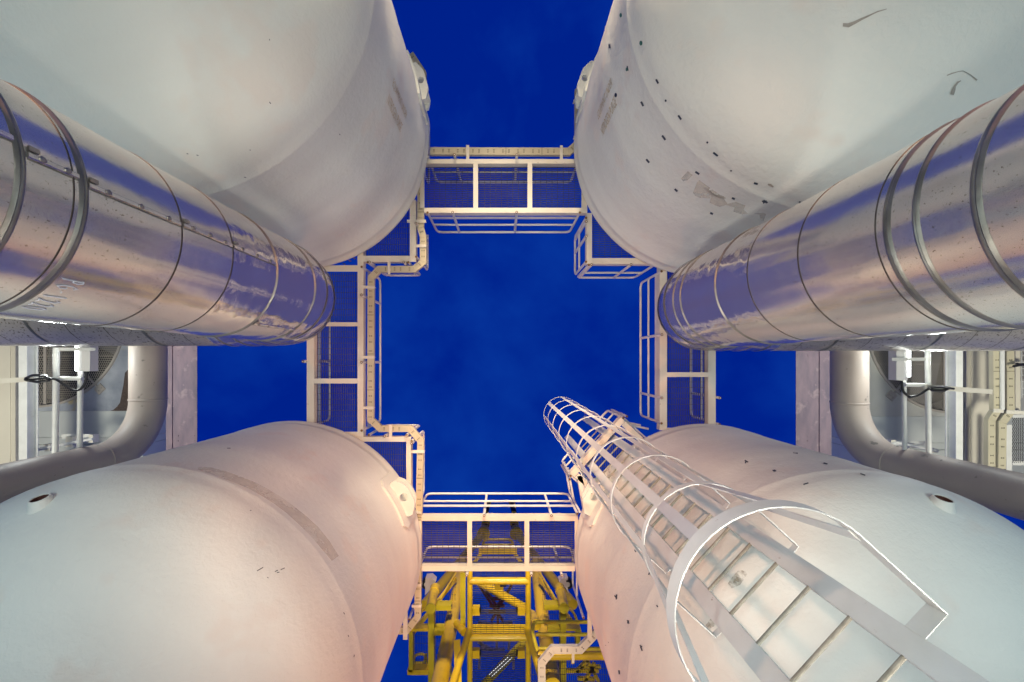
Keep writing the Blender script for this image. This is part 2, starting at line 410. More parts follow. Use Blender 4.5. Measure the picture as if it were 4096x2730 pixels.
for x, y in ((1370,1052),(1392,1040),(1410,1030),(1340,1062)): S.stroke(st, [(x, y), (x+8, y+5), (x+14, y+4)], [2,5,2])
part('rust_runs', st, M['rust'], VES['NW'], smooth=False)

# short open nozzles on the two lower heads
for k, (x, y) in (('SW', (167, 2012)), ('SE', (3766, 2014))):
    S = SURF[k]; p, n = S.hit(x, y)
    d = (n*.75+Vector((0, -.6, .02))).normalized()
    q = MB(); q.path([p-d*.08, p+d*.0, p+d*.05], [.125, .085, .068], 28, caps=False)
    q.path([p+d*.05, p-d*.03], [.059, .059], 28, caps=False)
    a = Vector((0,0,1)).cross(d).normalized(); b = d.cross(a)
    ring = [p+d*.05+(a*math.cos(2*math.pi*i/28)+b*math.sin(2*math.pi*i/28))*r for r in (.068, .059) for i in range(28)]
    q.add(ring, [(i, (i+1) % 28, 28+(i+1) % 28, 28+i) for i in range(28)])
    nz_ = part('nozzle', q, M['vessel'], VES[k])
    q = MB(); q.add([p+d*.01+(a*math.cos(2*math.pi*i/28)+b*math.sin(2*math.pi*i/28))*.0595 for i in range(28)], [tuple(range(28))])
    for i in range(2): q.path([p+d*(.011+.015*i), p+d*(.03+.012*i)], [.058, .058], 28, caps=False)
    part('rusty_bore', q, M['bore'], nz_, smooth=False)

# ------------------------------------------------------------------ gratings / walkways
def clip_line(p0, p1, circles):
    "segments of p0-p1 outside the circles"
    segs = [(0.0, 1.0)]; d = (p1[0]-p0[0], p1[1]-p0[1]); a = d[0]**2+d[1]**2
    for cx, cy, r in circles:
        fx, fy = p0[0]-cx, p0[1]-cy; b = 2*(fx*d[0]+fy*d[1]); c = fx*fx+fy*fy-r*r; D = b*b-4*a*c
        if D <= 0: continue
        t0, t1 = (-b-math.sqrt(D))/(2*a), (-b+math.sqrt(D))/(2*a); ns = []
        for s0, s1 in segs:
            if t0 > s0: ns.append((s0, min(s1, t0)))
            if t1 < s1: ns.append((max(s0, t1), s1))
        segs = [(x, y) for x, y in ns if y-x > .005]
    return [((p0[0]+d[0]*s, p0[1]+d[1]*s), (p0[0]+d[0]*e, p0[1]+d[1]*e)) for s, e in segs]
def poly_clip(poly, axis, val):
    "interval(s) of the polygon on the line coord[axis]=val (convex)"
    xs = []
    for i in range(len(poly)):
        a, b = poly[i], poly[(i+1) % len(poly)]
        if (a[axis]-val)*(b[axis]-val) < 0:
            t = (val-a[axis])/(b[axis]-a[axis]); xs.append(a[1-axis]+t*(b[1-axis]-a[1-axis]))
    return (min(xs), max(xs)) if len(xs) >= 2 else None
CIRC = [(x, y, RV-.12) for x, y in VC.values()]
def grating(poly, h, along, pitch=.0325, cross=.10, circles=CIRC, tall=.017, bar=.005):
    mb = MB()
    lo = [min(p[i] for p in poly) for i in (0, 1)]; hi = [max(p[i] for p in poly) for i in (0, 1)]
    for ax, st, wd, z0, z1 in ((1-along, pitch, bar, 0, tall), (along, cross, .006, .0155, .0215)):
        v = lo[ax]+st/2
        while v < hi[ax]:
            iv = poly_clip(poly, ax, v)
            if iv:
                p0 = (iv[0], v) if ax == 1 else (v, iv[0]); p1 = (iv[1], v) if ax == 1 else (v, iv[1])
                for q0, q1 in clip_line(p0, p1, circles):
                    if ax == 1: mb.box(q0[0], q1[0], v-wd/2, v+wd/2, h+ZC+z0, h+ZC+z1)
                    else: mb.box(v-wd/2, v+wd/2, q0[1], q1[1], h+ZC+z0, h+ZC+z1)
            v += st
    return mb
HW = 7.1
def rect(x0, x1, y0, y1, h=HW):
    a = XY(x0, y0, h); b = XY(x1, y1, h); return [(a[0], a[1]), (b[0], a[1]), (b[0], b[1]), (a[0], b[1])]
def channel(mb, x0, x1, y0, y1, h=HW, dep=.14, web=None):
    "channel beam: bottom flange, web and top flange; web side n/s/e/w"
    a = XY(x0, y0, h); b = XY(x1, y1, h); z = h+ZC
    mb.box(a[0], b[0], a[1], b[1], z, z+.012); 
    t = .012
    if web == 's': mb.box(a[0], b[0], b[1]-t, b[1], z+.012, z+dep)
    elif web == 'n': mb.box(a[0], b[0], a[1], a[1]+t, z+.012, z+dep)
    elif web == 'e': mb.box(b[0]-t, b[0], a[1], b[1], z+.012, z+dep)
    elif web == 'w': mb.box(a[0], a[0]+t, a[1], b[1], z+.012, z+dep)
    else: mb.box((a[0]+b[0])/2-t/2 if b[0]-a[0] < b[1]-a[1] else a[0], (a[0]+b[0])/2+t/2 if b[0]-a[0] < b[1]-a[1] else b[0],
                 a[1] if b[0]-a[0] < b[1]-a[1] else (a[1]+b[1])/2-t/2, b[1] if b[0]-a[0] < b[1]-a[1] else (a[1]+b[1])/2+t/2, z+.012, z+dep-.03)
def guard(parent, base, posts, open_ends=(1, 1), h=HW, top=1.0, toe=None):
    "rail along base points (picture px at height h); posts at px positions"
    B = [Vector((*XY(x, y, h), 0)) for x, y in base]
    zt, zm, z0 = h+top+ZC, h+top*.56+ZC, h-.07+ZC
    pts = [Vector((p.x, p.y, zt)) for p in B]
    full = list(pts)
    if open_ends[0]: full = [Vector((B[0].x, B[0].y, z0))]+full
    if open_ends[1]: full = full+[Vector((B[-1].x, B[-1].y, z0))]
    mb = MB(); mb.path(full, .0215, 12, True, .12, capmat=1)
    part('top_rail', mb, [M['rail'], M['rust']], parent)
    mb = MB(); mb.path([Vector((p.x, p.y, zm)) for p in B], .019, 10)
    part('mid_rail', mb, M['rail'], parent)
    for x, y in posts:
        q = XY(x, y, h); mb = MB(); mb.path([(q[0], q[1], z0-.015), (q[0], q[1], zt-.01)], .024, 12, True, 0, capmat=1)
        mb.path([(q[0], q[1], z0-.019), (q[0], q[1], z0-.0155)], .011, 8)
        part('post', mb, [M['rail'], M['rust']], parent)
    if toe:
        mb = MB()
        for i in range(len(B)-1):
            mb.obox(Vector((B[i].x+toe[0], B[i].y+toe[1], h+.24+ZC)), Vector((B[i+1].x+toe[0], B[i+1].y+toe[1], h+.24+ZC)), .006, .10)
        part('toe_plate', mb, M['rail'], parent, smooth=False)

def floor_thing(name, label, cat, cxy, group): return thing(name, label, cat, (*XY(*cxy), HW+ZC), group)
GW = 'grated walkways spanning between vessels'; GP = 'small corner platforms joining the walkways'
# north
t = floor_thing('walkway', 'white framed grated walkway at the top between the two upper vessels', 'walkway', (2010, 745), GW)
f = MB(); channel(f, 1690, 2349, 637, 655, web='s'); part('side_beam', f, M['paint'], t, smooth=False)
f = MB(); channel(f, 1697, 2349, 832, 852, web='s'); part('side_beam', f, M['paint'], t, smooth=False)
for x0, x1 in ((1893,1912),(2110,2129)):
    f = MB(); channel(f, x0, x1, 655.5, 831.5); part('cross_member', f, M['paint'], t, smooth=False)
f = MB(); channel(f, 2326, 2349, 655.5, 831.5, web='e'); part('end_beam', f, M['paint'], t, smooth=False)
f = MB(); channel(f, 1680, 1697, 655.5, 831.5, web='w'); part('end_beam', f, M['paint'], t, smooth=False)
part('grating', grating(rect(1698, 2325, 656, 831), HW+.10, 0), M['grating'], t, smooth=False)
guard(t, [(1713,857),(2316,857)], [(1813,857),(2066,857)], toe=(0,-.015))
guard(t, [(1712,629),(2320,629)], [(1820,629),(2067,629)], toe=(0,.02))
# west
t = floor_thing('walkway', 'left white framed grated walkway with the cable tray along its inner rail', 'walkway', (1340, 1400), GW)
f = MB(); channel(f, 1430, 1453, 960, 1748, web='e'); part('side_beam', f, M['paint'], t, smooth=False)
f = MB(); channel(f, 1227, 1256, 1040, 1748, web='e'); part('side_beam', f, M['paint'], t, smooth=False)
for y0, y1 in ((1290,1306),(1515,1535)):
    f = MB(); channel(f, 1256.5, 1429.5, y0, y1); part('cross_member', f, M['paint'], t, smooth=False)
f = MB(); channel(f, 1256.5, 1429.5, 1728, 1748, web='s'); part('end_beam', f, M['paint'], t, smooth=False)
f = MB(); channel(f, 1256.5, 1429.5, 1062, 1087, web='n'); part('end_beam', f, M['paint'], t, smooth=False)
part('grating', grating(rect(1257, 1429, 1087, 1728), HW+.10, 1), M['grating'], t, smooth=False)
guard(t, [(1452,1072),(1452,1721)], [(1452,1184),(1452,1450)], toe=(.02,0))
guard(t, [(1221,1066),(1221,1713)], [(1221,1184),(1221,1447)], toe=(.02,0))
# east
t = floor_thing('walkway', 'right white framed grated walkway beside the right polished pipe end', 'walkway', (2750, 1400), GW)
f = MB(); channel(f, 2639, 2668, 1062, 1722, web='w'); part('side_beam', f, M['paint'], t, smooth=False)
f = MB(); channel(f, 2833, 2863, 1062, 1722, web='w'); part('side_beam', f, M['paint'], t, smooth=False)
for y0, y1 in ((1280,1297),(1490,1509)):
    f = MB(); channel(f, 2668.5, 2832.5, y0, y1); part('cross_member', f, M['paint'], t, smooth=False)
f = MB(); channel(f, 2668.5, 2832.5, 1062, 1084, web='n'); part('end_beam', f, M['paint'], t, smooth=False)
f = MB(); channel(f, 2668.5, 2832.5, 1712, 1735, web='s'); part('end_beam', f, M['paint'], t, smooth=False)
part('grating', grating(rect(2669, 2832, 1085, 1712), HW+.10, 1), M['grating'], t, smooth=False)
guard(t, [(2640,1090),(2640,1692)], [(2640,1341),(2640,1591)], toe=(.02,0))
guard(t, [(2870,1090),(2870,1696)], [(2870,1341),(2870,1591)], toe=(-.03,0))
# south
t = floor_thing('walkway', 'pinkish lit grated walkway at the bottom above the yellow tower', 'walkway', (2000, 2175), GW)
f = MB(); channel(f, 1686, 2312, 2066, 2085, web='n'); part('side_beam', f, M['paint'], t, smooth=False)
f = MB(); channel(f, 1686, 2300, 2266, 2286, web='n'); part('side_beam', f, M['paint'], t, smooth=False)
for x0, x1 in ((1869,1888),(2098,2117)):
    f = MB(); channel(f, x0, x1, 2085.5, 2265.5); part('cross_member', f, M['paint'], t, smooth=False)
f = MB(); channel(f, 1672, 1686, 2085.5, 2265.5, web='w'); part('end_beam', f, M['paint'], t, smooth=False)
f = MB(); channel(f, 2299, 2316, 2085.5, 2265.5, web='e'); part('end_beam', f, M['paint'], t, smooth=False)
part('grating', grating(rect(1687, 2298, 2086, 2265), HW+.10, 0), M['grating'], t, smooth=False)
guard(t, [(1667,2050),(2307,2050)], [(1937,2056),(2204,2056)], toe=(0,-.03))
guard(t, [(1667,2293),(2318,2293)], [(1869,2293),(2125,2293),(2245,2293)], toe=(0,-.02))
# corner platforms
t = floor_thing('corner_platform', 'corner grating platform tucked beside the upper left vessel', 'platform', (1560, 950), GP)
f = MB(); channel(f, 1639, 1663, 800, 1048, web='e'); part('side_beam', f, M['paint'], t, smooth=False)
f = MB(); channel(f, 1454, 1638.5, 1024, 1048, web='s'); part('side_beam', f, M['paint'], t, smooth=False)
part('grating', grating(rect(1454, 1638, 800, 1024), HW+.10, 1), M['grating'], t, smooth=False)
guard(t, [(1476,1054),(1637,1054)], [(1484,1054),(1620,1054)]); guard(t, [(1668,870),(1668,1032)], [(1668,900)], (0,1))
t = floor_thing('corner_platform', 'corner grating platform tucked beside the upper right vessel', 'platform', (2450, 960), GP)
f = MB(); channel(f, 2347, 2368, 853, 1057, web='w'); part('side_beam', f, M['paint'], t, smooth=False)
f = MB(); channel(f, 2368.5, 2638, 1033, 1057, web='s'); part('side_beam', f, M['paint'], t, smooth=False)
part('grating', grating(rect(2369, 2630, 853, 1032), HW+.10, 0), M['grating'], t, smooth=False)
guard(t, [(2341,878),(2341,1052)], [(2341,894),(2341,952)]); guard(t, [(2352,1064),(2612,1064)], [(2362,1064),(2518,1064)])
t = floor_thing('corner_platform', 'corner grating platform above the lower left vessel shoulder', 'platform', (1540, 1850), GP)
f = MB(); channel(f, 1380, 1644, 1749, 1768, web='n'); part('side_beam', f, M['paint'], t, smooth=False)
f = MB(); channel(f, 1625, 1644, 1768.5, 2064, web='e'); part('side_beam', f, M['paint'], t, smooth=False)
part('grating', grating(rect(1400, 1625, 1768, 2064), HW+.10, 1), M['grating'], t, smooth=False)
guard(t, [(1480,1738),(1630,1738)], [(1544,1742),(1629,1742)]); guard(t, [(1650,1762),(1650,2044)], [(1650,1771)])
# north and south rings beyond the walkways
t = floor_thing('side_platform', 'edge of the platform behind the upper left vessel, seen as a thin rail', 'platform', (1660, 520), GP)
f = MB(); channel(f, 1645, 1662, 360, 637, web='e'); part('side_beam', f, M['paint'], t, smooth=False)
guard(t, [(1674,351),(1674,640)], [(1674,480)])
t = floor_thing('side_platform', 'edge of the platform past the lower right vessel with one long white rail', 'platform', (2350, 2380), GP)
f = MB(); channel(f, 2350, 2368, 2300, 2560, web='e'); part('side_beam', f, M['paint'], t, smooth=False)
guard(t, [(2331,2300),(2331,2463)], [])
t = floor_thing('side_platform', 'edge of the platform past the lower left vessel behind the cable tray', 'platform', (1630, 2380), GP)
f = MB(); channel(f, 1612, 1630, 2300, 2560, web='w'); part('side_beam', f, M['paint'], t, smooth=False)
guard(t, [(1640,2300),(1640,2469)], [])
# diagonal landing at the ladder
UA = R_(42.2); U = Vector((math.cos(UA), math.sin(UA), 0)); V = Vector((-math.sin(UA), math.cos(UA), 0))
def UV(u, v, h): return U*u+V*v+Vector((0,0,h+ZC))
t = thing('ladder_landing', 'slanted grating landing at the ladder with stubby rail posts', 'platform', (*UV(2.4,0,0).xy, HW+ZC), GP)
f = MB(); f.obox(UV(2.25,-.66,HW+.006), UV(2.25,.66,HW+.006), .10, .012); f.obox(UV(2.205,-.66,HW+.08), UV(2.205,.66,HW+.08), .012, .132)
part('side_beam', f, M['paint'], t, smooth=False)
for sg in (-1, 1):
    f = MB(); f.obox(UV(2.31,sg*.61,HW+.006), UV(3.1,sg*.61,HW+.006), .09, .012); f.obox(UV(2.31,sg*.655,HW+.08), UV(3.1,sg*.655,HW+.08), .012, .132)
    part('side_beam', f, M['paint'], t, smooth=False)
poly = [tuple(UV(2.3,-.56,0).xy), tuple(UV(3.1,-.56,0).xy), tuple(UV(3.1,.56,0).xy), tuple(UV(2.3,.56,0).xy)]
part('grating', grating(poly, HW+.10, 1), M['grating'], t, smooth=False)
for sg in (-1, 1):
    for (v0, v1) in ((.40, .68),):
        mb = MB(); mb.path([UV(2.22,sg*v0,HW-.06), UV(2.22,sg*v0,HW+1.0), UV(2.22,sg*v1,HW+1.0), UV(2.22,sg*v1,HW-.06)], .0215, 12, True, .09, capmat=1)
        mb.path([UV(2.22,sg*v0,HW+.55), UV(2.22,sg*v1,HW+.55)], .018, 10)
        part('guard_rail', mb, [M['rail'], M['rust']], t)
    mb = MB(); mb.path([UV(2.25,sg*.74,HW-.06), UV(2.25,sg*.74,HW+1.0), UV(3.1,sg*.74,HW+1.0)], .0215, 12, True, .1, capmat=1)
    mb.path([UV(2.25,sg*.74,HW+.55), UV(3.1,sg*.74,HW+.55)], .018, 10)
    part('guard_rail', mb, [M['rail'], M['rust']], t)
# link rails between landing and walkways
mb = MB()
for x0, y0, x1, y1 in ((2530,1716,2640,1738),):
    a = XY(x0, y0); b = XY(x1, y1)
    for z in (HW+.56, HW+1.0): mb.path([(a[0], a[1], z+ZC), (b[0], b[1], z+ZC)], .02, 10)
    part('link_rail', mb, M['rail'], t)
mb = MB(); a = XY(2292,1905); b = XY(2318,2046)
for z in (HW+.56, HW+1.0): mb.path([(a[0], a[1], z+ZC), (b[0], b[1], z+ZC)], .02, 10)
mb.path([(b[0], b[1], HW+ZC-.03), (b[0], b[1], HW+ZC+1.0)], .02, 10)
mb.obox(Vector((a[0]+.12, a[1], HW+.06+ZC)), Vector((b[0]+.12, b[1], HW+.06+ZC)), .09, .12)
part('link_rail', mb, M['rail'], t)

# ------------------------------------------------------------------ cable trays
def tray(name, label, pts, h, wpx, brackets, group='perforated cable trays', matl=None, dep=.07, slotpx=24, slot_h=None, seam_every=5):
    matl = matl or M['tray']
    c0 = P(*pts[0], h); t = thing(name, label, 'cable tray', c0, group)
    W = wpx/F*h; n = len(pts); Q = [P(x, y, h) for x, y in pts]
    # mitred channel
    L = []; Rr = []
    for i in range(n):
        d0 = (Q[i]-Q[i-1]).normalized() if i else (Q[1]-Q[0]).normalized(); d1 = (Q[i+1]-Q[i]).normalized() if i < n-1 else d0
        tt = (d0+d1).normalized(); nn = Vector((-tt.y, tt.x, 0)); s = W/2/max(.3, nn.dot(Vector((-d0.y, d0.x, 0))))
        L.append(Q[i]+nn*s); Rr.append(Q[i]-nn*s)
    up = Vector((0,0,dep))
    for i in range(n-1):
        mb = MB()
        e = (Q[i+1]-Q[i]).normalized()*.0015
        vs = [L[i]+e, Rr[i]+e, Rr[i+1]-e, L[i+1]-e]; vs += [v+up for v in vs]
        mb.add(vs, [(0,1,2,3),(7,6,5,4),(1,0,4,5),(2,1,5,6),(3,2,6,7),(0,3,7,4)])
        o = part('tray_section', mb, matl, t, smooth=False)
        # slots
        ln = (Q[i+1]-Q[i]).length; d = (Q[i+1]-Q[i]).normalized(); s = Vector((-d.y, d.x, 0)); sl = MB(); k = 0
        step = slotpx/F*h; x = step*.7
        while x < ln-step*.4:
            cen = Q[i]+d*x-Vector((0,0,.0018))
            if k % 4 == 3:   # an H shaped pair
                sl.obox(cen+s*.022-d*.012, cen+s*.022+d*.012, .007, .003); sl.obox(cen-s*.022-d*.012, cen-s*.022+d*.012, .007, .003); sl.obox(cen-s*.02, cen+s*.02, .006, .003)
            else:
                for j in (-1, 0, 1): sl.obox(cen+s*.022*j-d*.013, cen+s*.022*j+d*.013, .007, .003)
            if k % seam_every == seam_every-1: sl.obox(cen+d*step*.5-s*W*.5, cen+d*step*.5+s*W*.5, .007, .003)
            x += step*(1.0 if k % 2 else 1.5); k += 1
        if k: part('slots', sl, M['slot'], t, smooth=False)
    for (x0, y0, x1, y1, w_) in brackets:
        a = P(x0, y0, h); b = P(x1, y1, h); mb = MB(); mb.obox(a-Vector((0,0,.012)), b-Vector((0,0,.012)), w_/F*h, .012)
        mb.obox(a+Vector((0,0,.03)), b+Vector((0,0,.03)), .006, .06)
        d = (b-a).normalized()
        for q in (.35, .65): mb.path([a+(b-a)*q*.5-Vector((0,0,.026)), a+(b-a)*q*.5-Vector((0,0,.016))], .010, 8)
        part('bracket', mb, M['paint'], t, smooth=False)
    return t
tray('cable_tray', 'cream slotted cable tray zigzagging down the left side of the central gap',
     [(1682,700),(1682,870),(1682,912),(1692,950),(1692,1048),(1655,1077),(1515,1077),(1483,1112),(1481,1680),(1520,1716),(1640,1716),(1682,1765),(1674,2100),(1670,2470),(1625,2526),(1560,2526)], 7.12, 26,
     [(1704,887,1629,887,12),(1706,985,1645,985,11),(1557,1098,1557,1040,11),(1500,1150,1440,1150,11),(1499,1430,1436,1430,11),(1496,1632,1432,1632,11),(1563,1700,1563,1765,13),(1698,1807,1630,1807,12),(1686,2051,1630,2051,9),(1686,2424,1648,2424,10),(1685,2340,1650,2340,10)])
tray('cable_tray', 'cream slotted cable tray running level above the top walkway, then up the right vessel',
     [(1719,604),(2276,606),(2314,572),(2314,365),(2345,330)], 7.15, 29, [(1871,583,1871,655,12),(2245,585,2245,655,12),(2293,407,2330,407,10),(2294,551,2330,551,10)])
tray('cable_tray', 'short cream slotted cable tray peeking out beside the lug of the upper left vessel', [(1640,215),(1690,290),(1692,420)], 7.15, 28, [(1703,330,1660,330,10)])
tray('cable_tray', 'pale slotted cable tray stepping across the olive rails at the bottom',
     [(2410,2512),(2322,2602),(2212,2602),(2167,2655),(2168,2760)], 7.2, 30, [(2292,2585,2292,2650,10)], matl=M['paint'])

# ------------------------------------------------------------------ polished pipes
class Cyl(Surf): pass
def polished(lab, ux, uy, D, r, h1, hr, sgn, bands, seams, xend, hsplit=2.64):
    cx, cy = ux*D, uy*D; t = thing('insulated_pipe', lab, 'pipe', (cx, cy, 0), 'polished clad insulated pipes'); H = lambda h: h+ZC
    part('cladding', MB().lathe(cx, cy, [(r, H(-1.3)), (r, H(-.5)), (r, H(.5)), (r, H(1.2)), (r, H(2)), (r, H(hsplit))], 128), M['chrome'], t, angle=60)
    part('cladding', MB().lathe(cx, cy, [(r, H(hsplit)), (r, H(hsplit+.5)), (r, H(h1))], 128), M['gore'], t, angle=60)
    Rb = hr-h1; n = 7; pts = [Vector((cx, cy, H(h1-.001)))]
    jj = []
    for i in range(n+1):
        a = math.pi/2*i/n
        jj.append(Vector((cx+sgn*Rb*(1-math.cos(a)), cy, H(h1)+Rb*math.sin(a))))
    # gores: chords between mid angles
    g = [Vector((cx, cy, H(h1)))]
    for i in range(n):
        a = math.pi/2*(i+.5)/n; k = 1/math.cos(math.pi/4/n)
        g.append(Vector((cx+sgn*(Rb-Rb*k*math.cos(a)), cy, H(h1)+Rb*k*math.sin(a))))
    g.append(Vector((cx+sgn*Rb, cy, H(hr))))
    part('elbow', MB().path(g, r, 96, False), M['gore'], t, angle=60)
    for i in range(1, len(g)-1):
        d = ((g[i]-g[i-1]).normalized()+(g[i+1]-g[i]).normalized()).normalized()
        mb = MB(); mb.path([g[i]-d*.012, g[i]-d*.004, g[i]+d*.004, g[i]+d*.012], [r+.004, r+.009, r+.009, r+.004], 72, False); part('band', mb, M['band'], t)
    mb = MB(); mb.path([Vector((cx+sgn*(Rb-.001), cy, H(hr))), Vector((xend*.5, cy, H(hr))), Vector((xend, cy, H(hr)))], r, 96, True); part('level_run', mb, M['runclad'], t, angle=60)
    x = cx+sgn*(Rb+.25); k = 0
    while abs(x) < abs(xend):
        w_ = .018 if k % 3 == 1 else .004
        mb = MB(); mb.path([(x-w_, cy, H(hr)), (x+w_, cy, H(hr))], [r+.006 if w_ > .01 else r+.002]*2, 72, False)
        part('band' if w_ > .01 else 'lap_joint', mb, M['band'] if w_ > .01 else M['seamline'], t); x += sgn*.44; k += 1
    for h, wd, kind in bands:
        mb = MB()
        if kind:
            wd *= .62
            mb.lathe(cx, cy, [(r+.0005, H(h)-wd*.60), (r+.003, H(h)-wd*.5), (r+.008, H(h)-wd*.2), (r+.004, H(h)), (r+.007, H(h)+wd*.2), (r+.003, H(h)+wd*.5), (r+.0005, H(h)+wd*.6)], 96)
            b = part('band', mb, M['band'], t, angle=50)
        else:
            mb.lathe(cx, cy, [(r, H(h)-wd/2), (r+.0025, H(h)-wd/2), (r+.0025, H(h)+wd/2), (r, H(h)+wd/2)], 96); part('lap_joint', mb, M['seamline'], t)
            mb = MB(); mb.lathe(cx, cy, [(r+.0015, H(h)+.03), (r+.0015, H(h)+.031)], 96)
    S = Surf(cx, cy, r)
    for az, h0, h1_, nscr in seams:
        mb = MB(); vs = []
        for h in (h0, h1_):
            for da, off in ((-.022, .0015), (-.018, .006), (.018, .006), (.022, .0015)): vs.append(S.on(az+da, h, off))
        mb.add(vs, [(0,1,5,4),(1,2,6,5),(2,3,7,6)]); part('long_seam', mb, M['chrome'], t, smooth=False)
        mb = MB(); mb.add([S.on(az+da, h, .0025) for h in (h0, h1_) for da in (.020, .032)], [(0,1,3,2)]); part('lap_joint', mb, M['seamline'], t, smooth=False)
        sc_ = MB()
        for i in range(nscr):
            h = h0+(h1_-h0)*(i+.5)/nscr; p = S.on(az, h, .004); n_ = Vector((math.cos(az), math.sin(az), 0))
            sc_.path([p, p+n_*.006, p+n_*.010, p+n_*.0105], [.0125, .012, .006, .001], 12, False)
        part('screws', sc_, M['screw'], t)
    return t, S
pl, SL = polished('left polished metal pipe with chalk writing, rising to a bend', -.956, -.294, 2.36, .5, 3.86, 5.19, -1,
    [(3.80,.03,1),(3.16,.03,1),(2.64,.007,0),(2.22,.007,0),(1.70,.055,1),(1.475,.05,1),(1.66,.004,0)], [], -9.5)
pr, SR = polished('right polished metal pipe without writing, rising to a bend', .962, -.272, 2.366, .5, 4.24, 5.72, 1,
    [(4.22,.03,1),(4.05,.03,1),(3.385,.03,1),(2.94,.007,0),(2.436,.007,0),(1.873,.055,1),(1.741,.045,1),(1.52,.055,1),(1.93,.004,0)], [], 9.5, 2.94)
# longitudinal seam on the left pipe, in lengths between the joints
def seam(S, parent, px, py, h0, h1_, nscr):
    p, n = S.hit(px, py); az = math.atan2(p.y-S.cy, p.x-S.cx)
    mb = MB(); mb.add([S.on(az+da, h, off) for h in (h0, h1_) for da, off in ((-.03, .001), (-.02, .007), (.012, .007), (.02, .001))], [(0,1,5,4),(1,2,6,5),(2,3,7,6)])
    part('long_seam', mb, M['chrome'], parent, smooth=False)
    mb = MB(); mb.add([S.on(az+da, h, .0018) for h in (h0, h1_) for da in (.020, .034)], [(0,1,3,2)]); part('seam_edge_strip', mb, M['band'], parent, smooth=False)  # dull strip along one edge of the seam
    sc_ = MB()
    for i in range(nscr):
        h = h0+(h1_-h0)*(i+.5)/nscr; p = S.on(az-.006, h, .006); n_ = Vector((math.cos(az), math.sin(az), 0))
        sc_.path([p, p+n_*.006, p+n_*.010, p+n_*.0105], [.0125, .012, .006, .001], 12, False)
    part('screws', sc_, M['screw'], parent)
    cl = MB()
    for q in (h0,):
        b0 = S.on(az-.05, q+.0, .008); b1 = S.on(az-.05, q+.035, .008); cl.obox(b0, b1, .018, .01, Vector((math.cos(az), math.sin(az), 0)))
    part('clip', cl, M['screw'], parent, smooth=False)
seam(SL, pl, 550, 826, 1.72, 2.21, 3); seam(SL, pl, 800, 930, 2.23, 2.63, 3); seam(SL, pl, 990, 1010, 2.65, 3.14, 3); seam(SL, pl, 130, 630, 1.50, 1.68, 2); seam(SL, pl, 60, 560, 1.2, 1.46, 2)
seam(SL, pl, 1080, 1305, 3.18, 3.79, 5)
# chalk writing PG-1220 round the left pipe
def chalk(S, parent, txt, px0, py0, px1, py1, hgt):
    G = {'P': [[(.15,0),(.25,1)],[(.05,.95),(.5,1),(.75,.8),(.6,.55),(.2,.5)]], 'G': [[(.8,.85),(.5,1),(.15,.7),(.1,.3),(.45,.05),(.8,.25),(.8,.5),(.5,.5)]],
         '-': [[(.3,.5),(.6,.5)]], '1': [[(.4,1),(.45,0)]], '2': [[(.15,.8),(.45,1),(.75,.8),(.6,.45),(.1,.02),(.5,.08),(.85,0)]],
         '0': [[(.5,1),(.15,.7),(.15,.25),(.5,0),(.85,.3),(.8,.75),(.5,1)]]}
    a, _ = S.hit(px0, py0); b, _ = S.hit(px1, py1); a0 = math.atan2(a.y-S.cy, a.x-S.cx); a1 = math.atan2(b.y-S.cy, b.x-S.cx)
    if a1 < a0: a0, a1 = a1, a0
    z = (a.z+b.z)/2-ZC; mb = MB(); n = len(txt)
    for i, ch in enumerate(txt):
        for st_ in G[ch]:
            pts = []
            for j in range(len(st_)-1):
                for q in range(4):
                    t_ = q/4; pts.append((st_[j][0]*(1-t_)+st_[j+1][0]*t_, st_[j][1]*(1-t_)+st_[j+1][1]*t_))
            pts.append(st_[-1])
            W3 = [S.on(a0+(a1-a0)*(i+.1+.75*x)/n, z+(y-.5)*hgt, .003) for x, y in pts]
            mb.path(W3, .0022, 5, True)
    part('chalk_writing', mb, M['chalk'], parent)
chalk(SL, pl, 'PG-1220', 300, 1118, 122, 1238, .09)

# ------------------------------------------------------------------ caged ladder
t = thing('caged_ladder', 'white caged ladder climbing the lower right vessel', 'ladder', UV(2.36, 0, -1.4))
for sg in (-1, 1):
    mb = MB(); mb.obox(UV(2.36,sg*.305,-1.0), UV(2.36,sg*.305,9.8), .012, .125, V); 
    mb.obox(UV(2.39,sg*.246,-1.0), UV(2.39,sg*.246,9.8), .05, .012, V)
    part('stringer', mb, M['white'], t, smooth=False)
h = 1.942-.3*8
while h < 8.3:
    if h > .2:
        mb = MB(); mb.path([UV(2.375,-.245,h), UV(2.375,.245,h)], .0125, 10); part('rung', mb, M['rung'], t)
    h += .2995
hoops = [1.95+.835*i for i in range(10)]
def hooppath(i, h):
    R, uc, hw = (.523, 1.80, .523) if i == 0 else (.42, 1.87, .42)
    pts = [(2.35, .365), (2.35, hw)]
    if i: pts = [(2.35, .365), (2.345, hw*1.0)]
    m = 28
    arc = [(uc-R*math.sin(math.pi*k/m), R*math.cos(math.pi*k/m)) for k in range(m+1)]
    path = pts+arc+[(pts[1][0], -hw), (2.35, -.365)]
    if h > HW-.2: path = arc
    return path, R, uc
